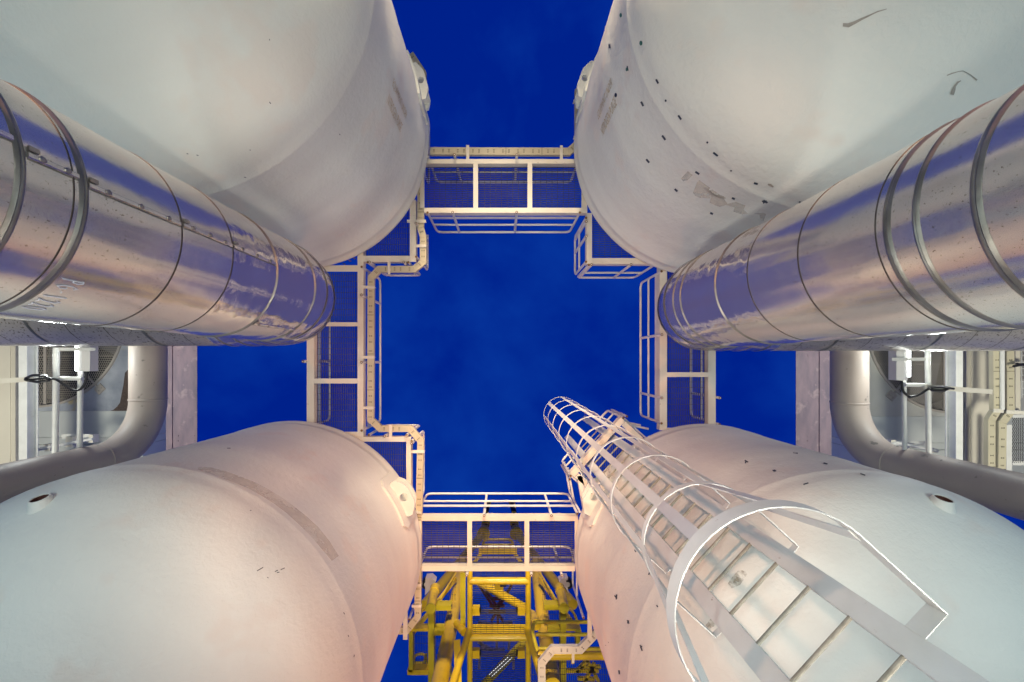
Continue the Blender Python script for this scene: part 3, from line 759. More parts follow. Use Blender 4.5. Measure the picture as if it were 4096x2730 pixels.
def flatbar(mb, path, h, tall, th):
    n = len(path); vs = []
    for i, (u, v) in enumerate(path):
        a = path[max(0, i-1)]; b = path[min(n-1, i+1)]; dx, dy = b[0]-a[0], b[1]-a[1]; l = math.hypot(dx, dy); nx, ny = -dy/l*th/2, dx/l*th/2
        for q in (-1, 1):
            for z in (-tall/2, tall/2): vs.append(UV(u+nx*q, v+ny*q, h+z))
    fs = []
    for i in range(n-1):
        o = i*4
        for a, b in ((0,1),(1,3),(3,2),(2,0)): fs.append((o+a, o+b, o+4+b, o+4+a))
    fs += [(0,2,3,1), (n*4-4, n*4-3, n*4-1, n*4-2)]
    mb.add(vs, fs)
for i, h in enumerate(hoops):
    path, R, uc = hooppath(i, h); mb = MB(); flatbar(mb, path, h, .095 if i == 0 else .05, .007); part('cage_hoop', mb, M['white'], t, angle=30)
for th in (-92, -47, 0, 47, 92):
    mb = MB(); pts = []
    for i, h in enumerate(hoops):
        _, R, uc = hooppath(i, h); R -= .007; a = R_(th); pts.append((uc-R*math.cos(a), R*math.sin(a), h))
    nrm = Vector((U*(-math.cos(R_(th)))+V*math.sin(R_(th))))
    a = pts[0]; b = pts[1]
    for a, b in zip(pts[:2], pts[1:3]) if False else [(pts[0], pts[1])]: mb.obox(UV(*a), UV(*b), .072, .007, nrm)
    mb.obox(UV(*pts[1]), UV(*pts[-1]), .072, .007, nrm)
    part('cage_strap', mb, M['white'], t, smooth=False)
for h in (1.3, 3.7, 5.9):
    for sg in (-1, 1):
        mb = MB(); mb.obox(UV(2.36,sg*.37,h), UV(2.62,sg*.37,h), .008, .06); part('standoff', mb, M['white'], t, smooth=False)

# ------------------------------------------------------------------ grey ducts, fan coolers, lamps
def duct(lab, X, Yv, r, hp, yend, rb):
    H = lambda h: h+ZC; t = thing('duct_pipe', lab, 'pipe', (X, Yv, 0), 'grey bent duct pipes')
    part('riser', MB().path([(X, Yv, H(-1.3)), (X, Yv, H(2)), (X, Yv, H(hp-rb))], r, 64, False), M['taupe'], t)
    pts = [Vector((X, Yv-rb*(1-math.cos(a)), H(hp-rb)+rb*math.sin(a))) for a in [math.pi/2*i/16 for i in range(17)]]
    part('bend', MB().path(pts, r, 64, False), M['taupe'], t)
    part('level_run', MB().path([(X, Yv-rb, H(hp)), (X, yend, H(hp))], r, 64, False), M['taupe'], t)
    for p, d in ((Vector((X, Yv-rb, H(hp))), Vector((0,1,0))), (Vector((X, Yv, H(hp-rb))), Vector((0,0,1))), (Vector((X, Yv, H(3.9))), Vector((0,0,1)))):
        mb = MB(); mb.path([p-d*.018, p-d*.008, p+d*.008, p+d*.018], [r+.0005, r+.009, r+.009, r+.0005], 64, False); part('weld', mb, M['taupe'], t)
duct('left grey bent duct pipe passing under the left fan cooler', -6.12, 1.52, .258, 7.0, -2.6, .86)
duct('right grey bent duct pipe passing under the right fan cooler', 5.99, 1.56, .262, 7.0, -2.6, .84)

def cooler(sg, lab, fc, fr, x_in, x_out, ysplit, zinc):
    h = 9.5; Z = h+ZC; c = P(*fc, h); R = fr/F*h
    t = thing('fan_cooler', lab, 'air cooler', (c.x, c.y, Z), 'overhead air cooled exchangers')
    xi, xo = P(x_in, 0, h).x, P(x_out, 0, h).x; ys = P(0, ysplit, h).y; yn = c.y-2.6
    # bottom plate with the round opening
    n = 96; vs = []; x0, x1 = min(xi, xo), max(xi, xo)
    for i in range(n):
        a = 2*math.pi*i/n; dx, dy = math.cos(a), math.sin(a); s = 1e9
        if dx > 1e-6: s = min(s, (x1-c.x)/dx)
        if dx < -1e-6: s = min(s, (x0-c.x)/dx)
        if dy > 1e-6: s = min(s, (ys-c.y)/dy)
        if dy < -1e-6: s = min(s, (yn-c.y)/dy)
        vs.append((c.x+R*dx, c.y+R*dy, Z)); vs.append((c.x+s*dx, c.y+s*dy, Z))
    mb = MB(); mb.add(vs, [(2*i, 2*((i+1) % n), 2*((i+1) % n)+1, 2*i+1) for i in range(n)])
    vs2 = [(v[0], v[1], v[2]+.006) for v in vs]; mb.add(vs2, [(2*i+1, 2*((i+1) % n)+1, 2*((i+1) % n), 2*i) for i in range(n)])
    for x_, y_ in ((x0, yn), (x1, yn), (x0, ys), (x1, ys)):   # corners left open by the radial fan
        best = min(range(n), key=lambda i: 1)
        cand = sorted(range(n), key=lambda i: (vs[2*i+1][0]-x_)**2+(vs[2*i+1][1]-y_)**2)[:2]
        mb.add([vs[2*cand[0]+1], vs[2*cand[1]+1], (x_, y_, Z)], [(0,1,2)])
    part('plenum_plate', mb, M['bluewash'] if zinc else M['plenum'], t, smooth=False)
    # side walls
    mb = MB(); mb.box(x0, x1, ys-.03, ys, Z+.008, Z+1.2); mb.box(x0, x1, yn, yn+.03, Z+.008, Z+1.2); mb.box(x0, x0+.03, yn+.03, ys-.03, Z+.008, Z+1.2); mb.box(x1-.03, x1, yn+.03, ys-.03, Z+.008, Z+1.2)
    part('plenum_wall', mb, M['plenum'], t, smooth=False)
    if zinc:
        mb = MB(); q = [(512,1480),(500,1492),(494,1540),(486,1580),(480,1612),(468,1628),(452,1641),(440,1644.5),(512,1644.5)]
        mb.prism([(P(x, y, h-.01).x, P(x, y, h-.01).y) for x, y in q], Z-.012, Z-.004); part('corrosion_patch', mb, M['browncor'], t, smooth=False)
    # ring, lip
    mb = MB(); mb.lathe(c.x, c.y, [(R+.05, Z-.002), (R+.05, Z-.04), (R, Z-.04), (R, Z+1.01)], 96); part('fan_ring', mb, M['wire'], t)
    mb = MB(); mb.lathe(c.x, c.y, [(.02, Z+1.0), (R+.0, Z+1.0)], 48); part('tube_bundle', mb, M['dark'], t, smooth=False)
    b = MB()
    for k in range(5):
        a = 2*math.pi*k/5+.45; e = Vector((math.cos(a), math.sin(a), 0)); s = Vector((-e.y, e.x, 0)); vs = []
        for rr, wv in ((.25, .16), (.7, .26), (R*.97, .19)):
            for z, q in ((.50-wv*.35, -1), (.50+wv*.35, 1)):
                p = c+e*rr+s*(q*wv)+Vector((0,0,z)); vs += [p, p+Vector((0,0,.03))]
        b.add(vs, [(0,2,6,4),(4,6,10,8),(1,5,7,3),(5,9,11,7),(0,4,5,1),(4,8,9,5),(2,3,7,6),(6,7,11,10),(8,10,11,9)])
    part('fan_blades', b, M['blade'], t, smooth=False)
    mb = MB(); mb.lathe(c.x, c.y, [(.001, Z+.3), (.2, Z+.32), (.26, Z+.4), (.26, Z+.62)], 32); mb.box(c.x-R, c.x+R, c.y-.06, c.y+.06, Z+.68, Z+.82); part('hub', mb, M['blade'], t)
    # wire guard: honeycomb of thin bars
    g = MB(); s = .055 if zinc else .05; hh = s*math.sqrt(3)/2; zz = Z-.02
    rows = int(2*R/(hh))+2
    def inside(x, y): return (x-c.x)**2+(y-c.y)**2 < (R-.01)**2
    def seg(xa, ya, xb, yb):
        if inside(xa, ya) and inside(xb, yb): 
            dx, dy = xb-xa, yb-ya; l = math.hypot(dx, dy); ox, oy = -dy/l*.0055, dx/l*.0055
            g.add([(xa+ox, ya+oy, zz), (xb+ox, yb+oy, zz), (xb-ox, yb-oy, zz), (xa-ox, ya-oy, zz)], [(0,1,2,3)])
    ymin = P(0, 1380, h).y
    if zinc:
        a_ = s*.5; nx = int(2*R/(a_*1.732))+2; ny = int(2*R/(1.5*a_))+2
        for j in range(ny):
            cy_ = c.y-R+j*1.5*a_*1.25
            if cy_ < ymin-.2 or cy_ > c.y+R: continue
            for i in range(nx):
                cx_ = c.x-R+(i+(j % 2)*.5)*a_*1.732
                top = (cx_, cy_-a_*1.25*.5); 
                seg(cx_, cy_-a_*.9, cx_+a_*.866, cy_-a_*.4); seg(cx_, cy_-a_*.9, cx_-a_*.866, cy_-a_*.4); seg(cx_-a_*.866, cy_-a_*.4, cx_-a_*.866, cy_+a_*.95-a_*.02)
    else:
        nx = int(2*R/s)+2; ny = int(2*R/(s*1.4))+2
        for j in range(ny):
            cy_ = c.y-R+j*s*1.4
            if cy_ < ymin-.2: continue
            for i in range(nx):
                cx_ = c.x-R+i*s; seg(cx_, cy_, cx_+s/2, cy_+s*.7); seg(cx_+s/2, cy_+s*.7, cx_+s, cy_); seg(cx_+s/2, cy_+s*.7, cx_, cy_+s*1.4); seg(cx_+s/2, cy_+s*.7, cx_+s, cy_+s*1.4)
    part('wire_guard', g, M['wire'], t, smooth=False)
    # support bars under the guard
    mb = MB(); 
    for off in (-.40, .25):
        x = c.x+off*sg*-1; l = math.sqrt(R*R-off*off)-.02; mb.box(x-.03, x+.03, c.y-l, c.y+l, Z-.05, Z-.025)
    yb = c.y+.9; l = math.sqrt(R*R-.81); mb.box(c.x-l, c.x+l, yb-.006, yb+.006, Z-.04, Z-.026)
    part('guard_bar', mb, M['wire'], t, smooth=False)
    a = R_(48) if sg < 0 else R_(132)
    p = c+Vector((math.cos(a), math.sin(a), 0))*(R+.10); d = Vector((math.cos(a), math.sin(a), 0)); mb = MB()
    mb.obox(p-d*.30-Vector((0,0,.03)), p+d*.02-Vector((0,0,.03)), .03, .03); mb.obox(p-Vector((0,0,.02)), p+d*.18-Vector((0,0,.02)), .2, .02)
    for q in (-.05, .05): mb.path([p+d*.11+Vector((-d.y, d.x, 0))*q-Vector((0,0,.055)), p+d*.11+Vector((-d.y, d.x, 0))*q-Vector((0,0,.03))], .022, 8)
    part('clamp', mb, M['wire'], t, smooth=False)
    # panelled header beside the plenum
    mb = MB(); mb.box(x0, x1, ys+.004, ys+.62, Z-.006, Z+1.2); part('header_panel', mb, M['panel'], t, smooth=False)
    mb = MB(); mb.box(x0, x1, ys+.628, ys+.78, Z-.006, Z+1.2); mb.box(x0, x1, ys+.79, ys+1.9, Z-.02, Z+1.2); part('header_panel', mb, M['panel'], t, smooth=False)
    # bent galvanised side plate
    return t, c, R
tl, cl_, Rl = cooler(-1, 'left fan cooler with chalky blue plate and brown corrosion in its corner', (145,1271), 352, 575, -420, 1645, True)
tr, cr_, Rr_ = cooler(1, 'right fan cooler with clean cream plate and diamond mesh', (3814,1304), 343, 3440, 4420, 1666, False)
def sideplate(lab, xa, xb, lip, sgn):
    h = 8.6; t = thing('side_plate', lab, 'steel plate', P((xa+xb)/2, 1600, h), 'galvanised side plates of the coolers')
    a, b = P(xa, 1250, h), P(xb, 1960, h); mb = MB(); mb.box(a.x, b.x, a.y, b.y, h+ZC, h+ZC+.01); part('plate', mb, M['galv'], t, smooth=False)
    l = P(lip, 0, h).x; mb = MB(); mb.box(l-.012, l+.012, a.y, b.y, h+ZC-.03, h+ZC-.001); part('lip', mb, M['galv'], t, smooth=False)
    bm = MB()
    for y in (1404, 1424, 1745, 1765):
        for x in ((xa+10, xa+50) if sgn > 0 else (xb-12, xb-84, xb-78)):
            p = P(x, y, h-.01); bm.path([p, p+Vector((0,0,.009))], .02, 8)
    part('bolts', bm, M['galv'], t)
sideplate('purple tinted galvanised plate beside the left duct pipe', 664, 788, 690, -1)
sideplate('blotchy stained galvanised plate beside the right duct pipe', 3184, 3326, 3277, 1)

def beam(name, lab, x0, x1, y0, y1, h, dep, m, cat='beam', lips=None, group='beams beneath the coolers'):
    a, b = P(x0, y0, h), P(x1, y1, h); t = thing(name, lab, cat, ((a.x+b.x)/2, (a.y+b.y)/2, h+ZC), group)
    mb = MB(); mb.box(a.x, b.x, a.y, b.y, h+ZC, h+ZC+.015); mb.box((a.x+b.x)/2-.01, (a.x+b.x)/2+.01, a.y, b.y, h+ZC+.015, h+ZC+dep-.015); mb.box(a.x, b.x, a.y, b.y, h+ZC+dep-.015, h+ZC+dep)
    part('flanges', mb, m, t, smooth=False)
    if lips:
        for (q0, q1, mm, dz) in lips:
            l0, l1 = P(q0, 0, h).x, P(q1, 0, h).x; mb = MB(); mb.box(l0, l1, a.y, b.y, h+ZC-dz, h+ZC-.001); part('edge_strip', mb, mm, t, smooth=False)
beam('support_beam', 'wide cream beam at the far left edge of the picture', -60, 62, 1240, 1960, 7.6, .3, M['beamcream'], lips=[(22,44,M['beamcream'],.01)])
beam('support_beam', 'narrow white beam crossing the left fan opening', 74, 108, 1240, 1960, 7.3, .18, M['rail'])
beam('support_beam', 'dark toothed strip between the two left beams', 64, 72, 1240, 1960, 7.5, .05, M['blade'])
beam('support_beam', 'wide cream beam beside the right cable trays', 3865, 3962, 1240, 1960, 7.6, .3, M['beamcream'], lips=[(3882,3892,M['beamcream'],.012)])
beam('support_beam', 'narrow white beam crossing the right fan opening', 3824, 3852, 1240, 1960, 7.3, .18, M['rail'])
beam('support_beam', 'dark toothed strip between the two right beams', 3855, 3862, 1240, 1960, 7.5, .05, M['blade'])
# right edge: trays, channels and mesh
tray('cable_tray', 'slotted cable tray at the right edge, inner of the pair, bending halfway down', [(3987,1300),(3990,1646),(3968,1682),(3967,1900)], 7.0, 29, [(3970,1643,4010,1645,15)], slotpx=30)
tray('cable_tray', 'slotted cable tray at the right edge, outer of the pair, bending halfway down', [(4041,1300),(4044,1648),(4012,1692),(4008,1930)], 7.0, 31, [(4022,1648,4100,1652,15)], slotpx=30)
beam('channel_bar', 'pale channel squeezed between the two right cable trays', 4006, 4019, 1250, 1640, 6.96, .08, M['rail'])
beam('channel_bar', 'cream upright channel right of the trays', 4062, 4082, 1250, 1640, 7.1, .08, M['beamcream'])
beam('channel_bar', 'white channel below the outer right tray bend', 4026, 4048, 1700, 1960, 7.1, .08, M['rail'])
t = thing('mesh_screen', 'grey expanded mesh screen at the right edge', 'mesh screen', P(4090, 1760, 7.3))
mb = MB()
for j in range(16):
    x = 4050+j*7.5
    for k in range(12):
        y = 1672+k*15
        a, b = P(x, y, 7.3), P(x+4, y+8, 7.3); mb.obox(a, b, .009, .004); a2 = P(x, y+15, 7.3); mb.obox(b, a2, .009, .004)
part('mesh', mb, M['grating'], t, smooth=False)
mb = MB(); a, b = P(4050, 1660, 7.3), P(4180, 1672, 7.3); mb.box(a.x, b.x, a.y, b.y, 7.3+ZC, 7.34+ZC); part('edge_bar', mb, M['rail'], t, smooth=False); mb = MB(); a, b = P(4050, 1845, 7.3), P(4180, 1862, 7.3); mb.box(a.x, b.x, a.y, b.y, 7.3+ZC, 7.34+ZC)
part('edge_bar', mb, M['rail'], t, smooth=False)
t = thing('mesh_screen', 'small white grid screen near the top right of the trays', 'mesh screen', P(4110, 1460, 7.3)); mb = MB()
for j in range(7):
    a, b = P(4086+j*12, 1380, 7.3), P(4086+j*12, 1590, 7.3); mb.obox(a, b, .012, .012)
for k in range(8):
    a, b = P(4082, 1398+k*26, 7.3), P(4170, 1398+k*26, 7.3); mb.obox(a+Vector((0,0,.013)), b+Vector((0,0,.013)), .012, .012)
part('mesh', mb, M['rail'], t, smooth=False)
t = thing('black_cable', 'thick black cable stub at the right edge', 'cable', P(4060, 1465, 6.9)); mb = MB()
mb.path([P(4055,1466,6.9), P(4080,1460,6.9), P(4130,1462,6.9)], .022, 10, True, .05); mb.path([P(4066,1455,6.9), P(4085,1458,6.9), P(4130,1455,6.9)], .015, 10, True, .05); part('cable_run', mb, M['black'], t)

# lamp frames: white tubes with a tubular lamp, cable and angle arm
def lampset(sg, lab_f, lab_l, lab_c, v1, v2, hy, arm, box, tub, bar, coil, cab):
    h = 5.95
    t = thing('tube_rack', lab_f, 'tube rack', P(v1[0], 1500, h), 'white tube frames under the coolers')
    for (x, wv) in (v1, v2):
        mb = MB(); r = wv/F*h/2; mb.path([P(x, 1392, h+.02), P(x-sg*-6, 1830, h+.02)], r, 16); part('upright_tube', mb, M['rail'], t)
    mb = MB(); mb.path([P(hy[0], hy[2], h-.04), P(hy[1], hy[2]+2, h-.04)], .028, 14); part('cross_tube', mb, M['rail'], t)
    mb = MB(); mb.obox(P(arm[0], arm[2], h-.06), P(arm[1], arm[3], h-.06), .07, .05); part('angle_arm', mb, M['paint'], t, smooth=False)
    hb = 5.86
    l = thing('tube_lamp', lab_l, 'lamp', P((box[0]+box[1])/2, 1440, hb), 'lit tube lamps below the fans')
    a, b = P(box[0], box[2], hb), P(box[1], box[3], hb); mb = MB()
    mb.box(a.x, b.x, a.y, b.y, hb+ZC-.02, hb+ZC+.10); 
    xm = (a.x+b.x)/2; mb.add([(a.x,a.y,hb+ZC-.021),(a.x,b.y,hb+ZC-.021),(xm,b.y,hb+ZC-.055),(xm,a.y,hb+ZC-.055),(b.x,a.y,hb+ZC-.021),(b.x,b.y,hb+ZC-.021)], [(0,3,2,1),(3,4,5,2),(0,4,3),(1,2,5)])
    part('housing', mb, M['lampw'], l, smooth=False)
    mb = MB(); a, b = P(tub[0], tub[1], hb), P(tub[0], tub[2], hb); mb.path([a, b], tub[3]/F*hb/2, 16); part('lit_tube', mb, M['tube'], l)
    mb = MB(); mb.obox(P(bar[0], bar[2], hb-.075), P(bar[1], bar[2], hb-.075), .045, .02)
    part('mounting_bar', mb, M['rail'], l, smooth=False)
    cb = thing('lamp_cable', lab_c, 'cable', P(*coil[:2], h-.1), 'black lamp cables')
    mb = MB(); mb.path([P(x, y, h-.10) for x, y in cab], .016, 10, True, .25)
    for k in range(3):
        cc = P(coil[0], coil[1]+k*2, h-.10-.02*k); pts = [cc+Vector((math.cos(2*math.pi*i/24)*coil[2]/F*h, math.sin(2*math.pi*i/24)*coil[3]/F*h, .02*math.sin(i))) for i in range(25)]
        mb.path(pts, .012, 8)
    part('cable_loop', mb, M['black'], cb)
    ld = bpy.data.lights.new('lamp_glow', 'POINT'); ld.energy = 75; ld.color = (.93,1,.97); ld.shadow_soft_size = .12
    lo = bpy.data.objects.new('lamp_glow', ld); COL.objects.link(lo); lo.location = P(tub[0]+sg*105, 1440, hb+.4); lo.parent = None
    return l, lo
lampset(-1, 'white tube frame with cross arm under the left fan cooler', 'lit tube lamp fixed under the left fan', 'black coiled cable on the left tube frame',
    (226, 20), (324, 18), (228, 330, 1514), (-60, 128, 1528, 1518), (318, 366, 1360, 1486), (311, 1372, 1484, 15), (238, 384, 1398), (150, 1513, 44, 13), [(347,1486),(344,1530),(320,1562),(290,1562),(250,1535),(225,1518),(180,1512),(110,1522)])
lampset(1, 'white tube frame with cross arm under the right fan cooler', 'lit tube lamp fixed under the right fan', 'black coiled cable on the right tube frame',
    (3710, 18), (3614, 15), (3618, 3706, 1540), (3700, 3962, 1548, 1568), (3580, 3625, 1400, 1522), (3633, 1400, 1508, 14), (3565, 3700, 1438), (3755, 1553, 38, 8), [(3606,1524),(3612,1570),(3640,1590),(3680,1580),(3715,1553),(3760,1548),(3815,1556)])
# small brackets on the header seen over the duct bends
for lab, pts in (('small white bracketed pipe support under the left header', [(178,200,1778,1806),(262,290,1748,1790),(355,372,1740,1772)]),
                 ('small white bracketed pipe support under the right header', [(3565,3584,1761,1776),(3638,3662,1776,1794),(3728,3750,1796,1812)])):
    h = 8.2; t = thing('pipe_support', lab, 'pipe support', P(pts[0][0], 1770, h), 'bracketed pipe supports')
    mb = MB()
    for x0, x1, y0, y1 in pts: a, b = P(x0, y0, h), P(x1, y1, h); mb.box(a.x, b.x, a.y, b.y, h+ZC, h+ZC+.12)
    part('bracket', mb, M['paint'], t, smooth=False)
    mb = MB(); mb.path([P(pts[0][0]-80 if pts[0][0] < 1000 else pts[0][0]-10, pts[0][3]+6, h), P(pts[0][1], pts[0][2]+10, h), P(pts[2][1], (pts[2][2]+pts[2][3])/2, h)], .03, 10); part('small_pipe', mb, M['rail'], t)
    a, b = P(pts[0][1]+20, pts[1][2]-6, h), P(pts[2][0], pts[1][2]+12, h); mb = MB(); mb.box(a.x, b.x, a.y, b.y, h+ZC+.12, h+ZC+.14); part('cover_plate', mb, M['rail'], t, smooth=False)

# ------------------------------------------------------------------ yellow tower
def T(x, y, h): return P(1560+x/2.614, 2270+y/2.614, h)
Y = thing('steel_tower', 'yellow tubular steel tower behind the bottom walkway', 'tower', (0, 7.5, 0))
def ytube(name, a, b, r, m='yellow', n=24, rr=None):
    mb = MB(); mb.path([a, b], [r, rr or r], n); part(name, mb, M[m], Y)
def ybar(name, x0, x1, y0, y1, h, dep=.15, m='yellow'):
    a, b = T(x0, y0, h), T(x1, y1, h); mb = MB(); mb.box(a.x, b.x, a.y, b.y, h+ZC, h+ZC+dep); part(name, mb, M[m], Y, smooth=False)
def ybeam(name, a, b, wd, dep, m='yellow'):
    mb = MB(); mb.obox(a, b, wd, dep); part(name, mb, M[m], Y, smooth=False)
# central bay columns and cross tubes
for x0, x1 in ((806,864),(1416,1474)): 
    a, b = T((x0+x1)/2, -60, 9.0), T((x0+x1)/2, 1500, 9.0); ytube('column', a, b, 29/2.614/F*9.0)
for y in (143, 733, 1320): a, b = T(835, y, 9.0), T(1445, y, 9.0); ytube('cross_tube', a, b, 37/2.614/F*9.0*.95)
for x0, x1 in ((740, 800),): ybar('web_plate', 735, 790, 60, 660, 9.4, .02, 'olive')
ytube('brace', T(838,640,9.0), T(640,1260,7.7), .072); ytube('brace', T(1432,640,9.0), T(1625,1290,7.7), .072)
# big leaning legs
ytube('leg', T(760,-40,14.5), T(505,1300,7.6), .17, rr=.17); ytube('leg', T(1518,-40,14.5), T(1700,1250,8.2), .175)
ybeam('gusset', T(700,760,8.6), T(715,1250,7.9), .14, .02)
ytube('brace', T(700,585,9.6), T(780,680,9.2), .09, 'yellow')
ytube('brace', T(1480,500,9.9), T(1530,600,9.3), .12)
# derrick legs rising above the walkway
for x0, y0, x1, y1, x2, y2 in ((1696,2425,1937,2128,1950,2080), (2292,2420,2063,2128,2050,2080)):
    ytube('derrick_leg', P(x0, y0, 13), P(x1, y1, 19), .17)
    ytube('derrick_joint', P(x1-3 if x1 < 2000 else x1+3, y1+8, 18.6), P(x1, y1-12, 19.2), .30, rr=.2)
    for k in range(3): ytube('derrick_ring', P(x1+(x2-x1)*(.2+.25*k), y1+(y2-y1)*(.2+.25*k), 19.6), P(x1+(x2-x1)*(.3+.25*k), y1+(y2-y1)*(.3+.25*k), 19.7), .17, 'black' if k % 2 else 'yellow')
    sx = 1 if x1 < 2000 else -1
    ytube('derrick_mast', P(x2, y2, 20), P(x2-sx*6, 2050, 20.3), .12); ytube('derrick_mast', P(x2-sx*6, 2048, 20.3), P(x2+sx*5, 2010, 21), .13, 'black')
    ybeam('derrick_flat', P(x2-sx*22, 2108, 20.5), P(x2-sx*6, 2010, 21.5), .10, .10)
# loop rail and beam seen through the walkway grating
mb = MB(); mb.path([P(1928,2200,15), P(1936,2158,15), P(2048,2158,15), P(2056,2200,15)], .05, 10, True, .3); mb.path([P(1932,2178,15), P(2053,2178,15)], .04, 10); part('loop_rail', mb, M['yellow'], Y)
a, b = P(1915,2199,14), P(2068,2217,14); mb = MB(); mb.box(a.x, b.x, a.y, b.y, 14+ZC, 14.15+ZC); part('head_beam', mb, M['yellow'], Y, smooth=False)
ybeam('side_rail', P(1925,2215,14), P(1890,2262,13), .10, .10); ybeam('side_rail', P(2058,2215,14), P(2093,2262,13), .10, .10)
# capped posts
for x0, y0, x1, y1 in ((472,215,425,432),(1773,212,1820,427)):
    a, b = T(x1, y1, 9.5), T(x0, y0, 10.45); ytube('capped_post', a, b, .11, n=28)
    mb = MB(); mb.path([a+Vector((0,0,-.012)), a+Vector((0,0,.03))], .122, 28); part('post_cap', mb, M['olive'], Y)
    mb = MB(); c = a.lerp(b, .78); mb.path([c, b], .125, 28); part('sleeve', mb, M['yellow'], Y)
# wide beams left and right bays
ybar('bay_beam', 398, 458, 470, 1500, 9.7, .25, 'olive'); ybar('bay_beam', 1783, 1843, 465, 1290, 9.7, .25, 'olive')
ybar('bay_beam', 480, 640, 400, 455, 9.8, .2, 'olive'); ybar('bay_beam', 1612, 1770, 395, 450, 9.8, .2, 'olive')
ybar('bay_beam', 490, 640, 358, 393, 10.2, .05); ybar('bay_beam', 1612, 1755, 352, 388, 10.2, .05)
ybar('outer_beam', 195, 238, 680, 1100, 9.6, .2, 'olive'); ybar('outer_beam', 1945, 1992, 655, 840, 9.6, .2, 'olive')
ybar('outer_beam', 180, 395, 1075, 1128, 9.6, .2); ybar('outer_beam', 461, 640, 1098, 1150, 9.6, .2, 'olive')
ybar('outer_beam', 200, 396, 643, 672, 9.62, .2); ybar('outer_beam', 1846, 1990, 645, 670, 9.62, .2)
for x0, x1, y0, y1 in ((460,600,664,716),(1650,1778,655,690)): ybar('stub_beam', x0, x1, y0, y1, 9.55, .12, 'olive')
ybar('stub_beam', 470, 640, 620, 660, 9.9, .12, 'olive'); ybar('stub_beam', 1650, 1780, 615, 652, 9.9, .12, 'olive')
ybeam('edge_angle', T(225,700,9.9), T(690,120,12.2), .12, .05); ybeam('edge_angle', T(490,380,10.6), T(690,60,12.4), .05, .05)
ybeam('edge_angle', T(1990,690,9.9), T(1560,120,12.2), .12, .05); ybeam('edge_angle', T(1760,380,10.6), T(1570,60,12.4), .05, .05)
mb = MB(); mb.path([T(205,690,10.2), T(240,540,10.6), T(380,420,11)], .035, 10, True, .3); mb.path([T(1985,660,10.2), T(1930,480,10.6), T(1870,430,11)], .035, 10, True, .3); mb.path([T(1975,600,10.3), T(1900,430,10.9)], .025, 8); part('bent_rail', mb, M['yellow'], Y)
mb = MB(); mb.path([T(238,1050,10.4), T(258,910,10.8), T(375,905,10.8), T(345,1060,10.4)], .035, 10, True, .25); mb.path([T(250,995,10.6), T(365,995,10.6)], .03, 8); mb.path([T(378,905,10.6), T(392,1060,10.3)], .03, 8); part('loop_rail', mb, M['yellow'], Y)
# gratings of the tower
def trect(x0, x1, y0, y1, h): a, b = T(x0, y0, h), T(x1, y1, h); return [(a.x, a.y), (b.x, a.y), (b.x, b.y), (a.x, b.y)]
part('grating', grating(trect(862, 1418, -60, 1400, 9.35), 9.35, 0, .042, .13, []), M['grating'], Y, smooth=False)
part('grating', grating(trect(240, 400, 676, 1075, 10.1), 10.1, 1, .042, .2, []), M['grating'], Y, smooth=False)
part('grating', grating([T(462,460,10.1).xy, T(640,460,10.1).xy, T(640,1098,10.1).xy, T(462,1098,10.1).xy], 10.1, 1, .042, .2, []), M['grating'], Y, smooth=False)
part('grating', grating([T(560,352,10.5).xy, T(690,352,10.5).xy, T(690,170,10.5).xy], 10.5, 1, .042, .2, []), M['grating'], Y, smooth=False)
part('grating', grating([T(1590,352,10.5).xy, T(1720,352,10.5).xy, T(1590,170,10.5).xy], 10.5, 1, .042, .2, []), M['grating'], Y, smooth=False)
part('grating', grating(trect(1612, 1783, 455, 830, 10.1), 10.1, 1, .042, .2, []), M['grating'], Y, smooth=False)
part('grating', grating(trect(1843, 1945, 500, 830, 10.1), 10.1, 1, .042, .2, []), M['grating'], Y, smooth=False)
part('grating', grating(trect(1470, 2320, 965, 1400, 8.3), 8.3, 1, .040, .13, []), M['grating'], Y, smooth=False)
part('grating', grating([P(1900,2225,13.5).xy, P(2085,2225,13.5).xy, P(2095,2290,13.5).xy, P(1888,2290,13.5).xy], 13.5, 0, .06, .1, []), M['grating'], Y, smooth=False)
# hinged brackets and rods in the central bay
for y in (465, 915):
    for x0, x1 in ((862,938),(1334,1412)): ybar('hinge_bracket', x0, x1, y-42, y+42, 9.12, .12, 'yellow')
    for k in (-18, 0, 18): ytube('rod', T(940,y+k,9.1), T(1335,y+k,9.1), .012, 'grating', 8)
    for x in (945, 1328): ytube('hinge_bolt', T(x,y-45,9.05), T(x,y+5,9.05), .022, 'black', 8)
ybar('hinge_bracket', 1095, 1185, 185, 240, 9.1, .1); ytube('rod', T(1150,195,9.05), T(1215,190,9.05), .025, 'black', 8)
ytube('brace', T(930,150,11.5), T(1440,440,11.5), .115); ytube('brace', T(1420,760,11.5), T(980,1230,11.5), .11, 'olive'); ytube('brace', T(1250,640,11.6), T(860,640,11.6), .10)
ybar('deck_edge', 862, 1418, 620, 690, 11.4, .1)
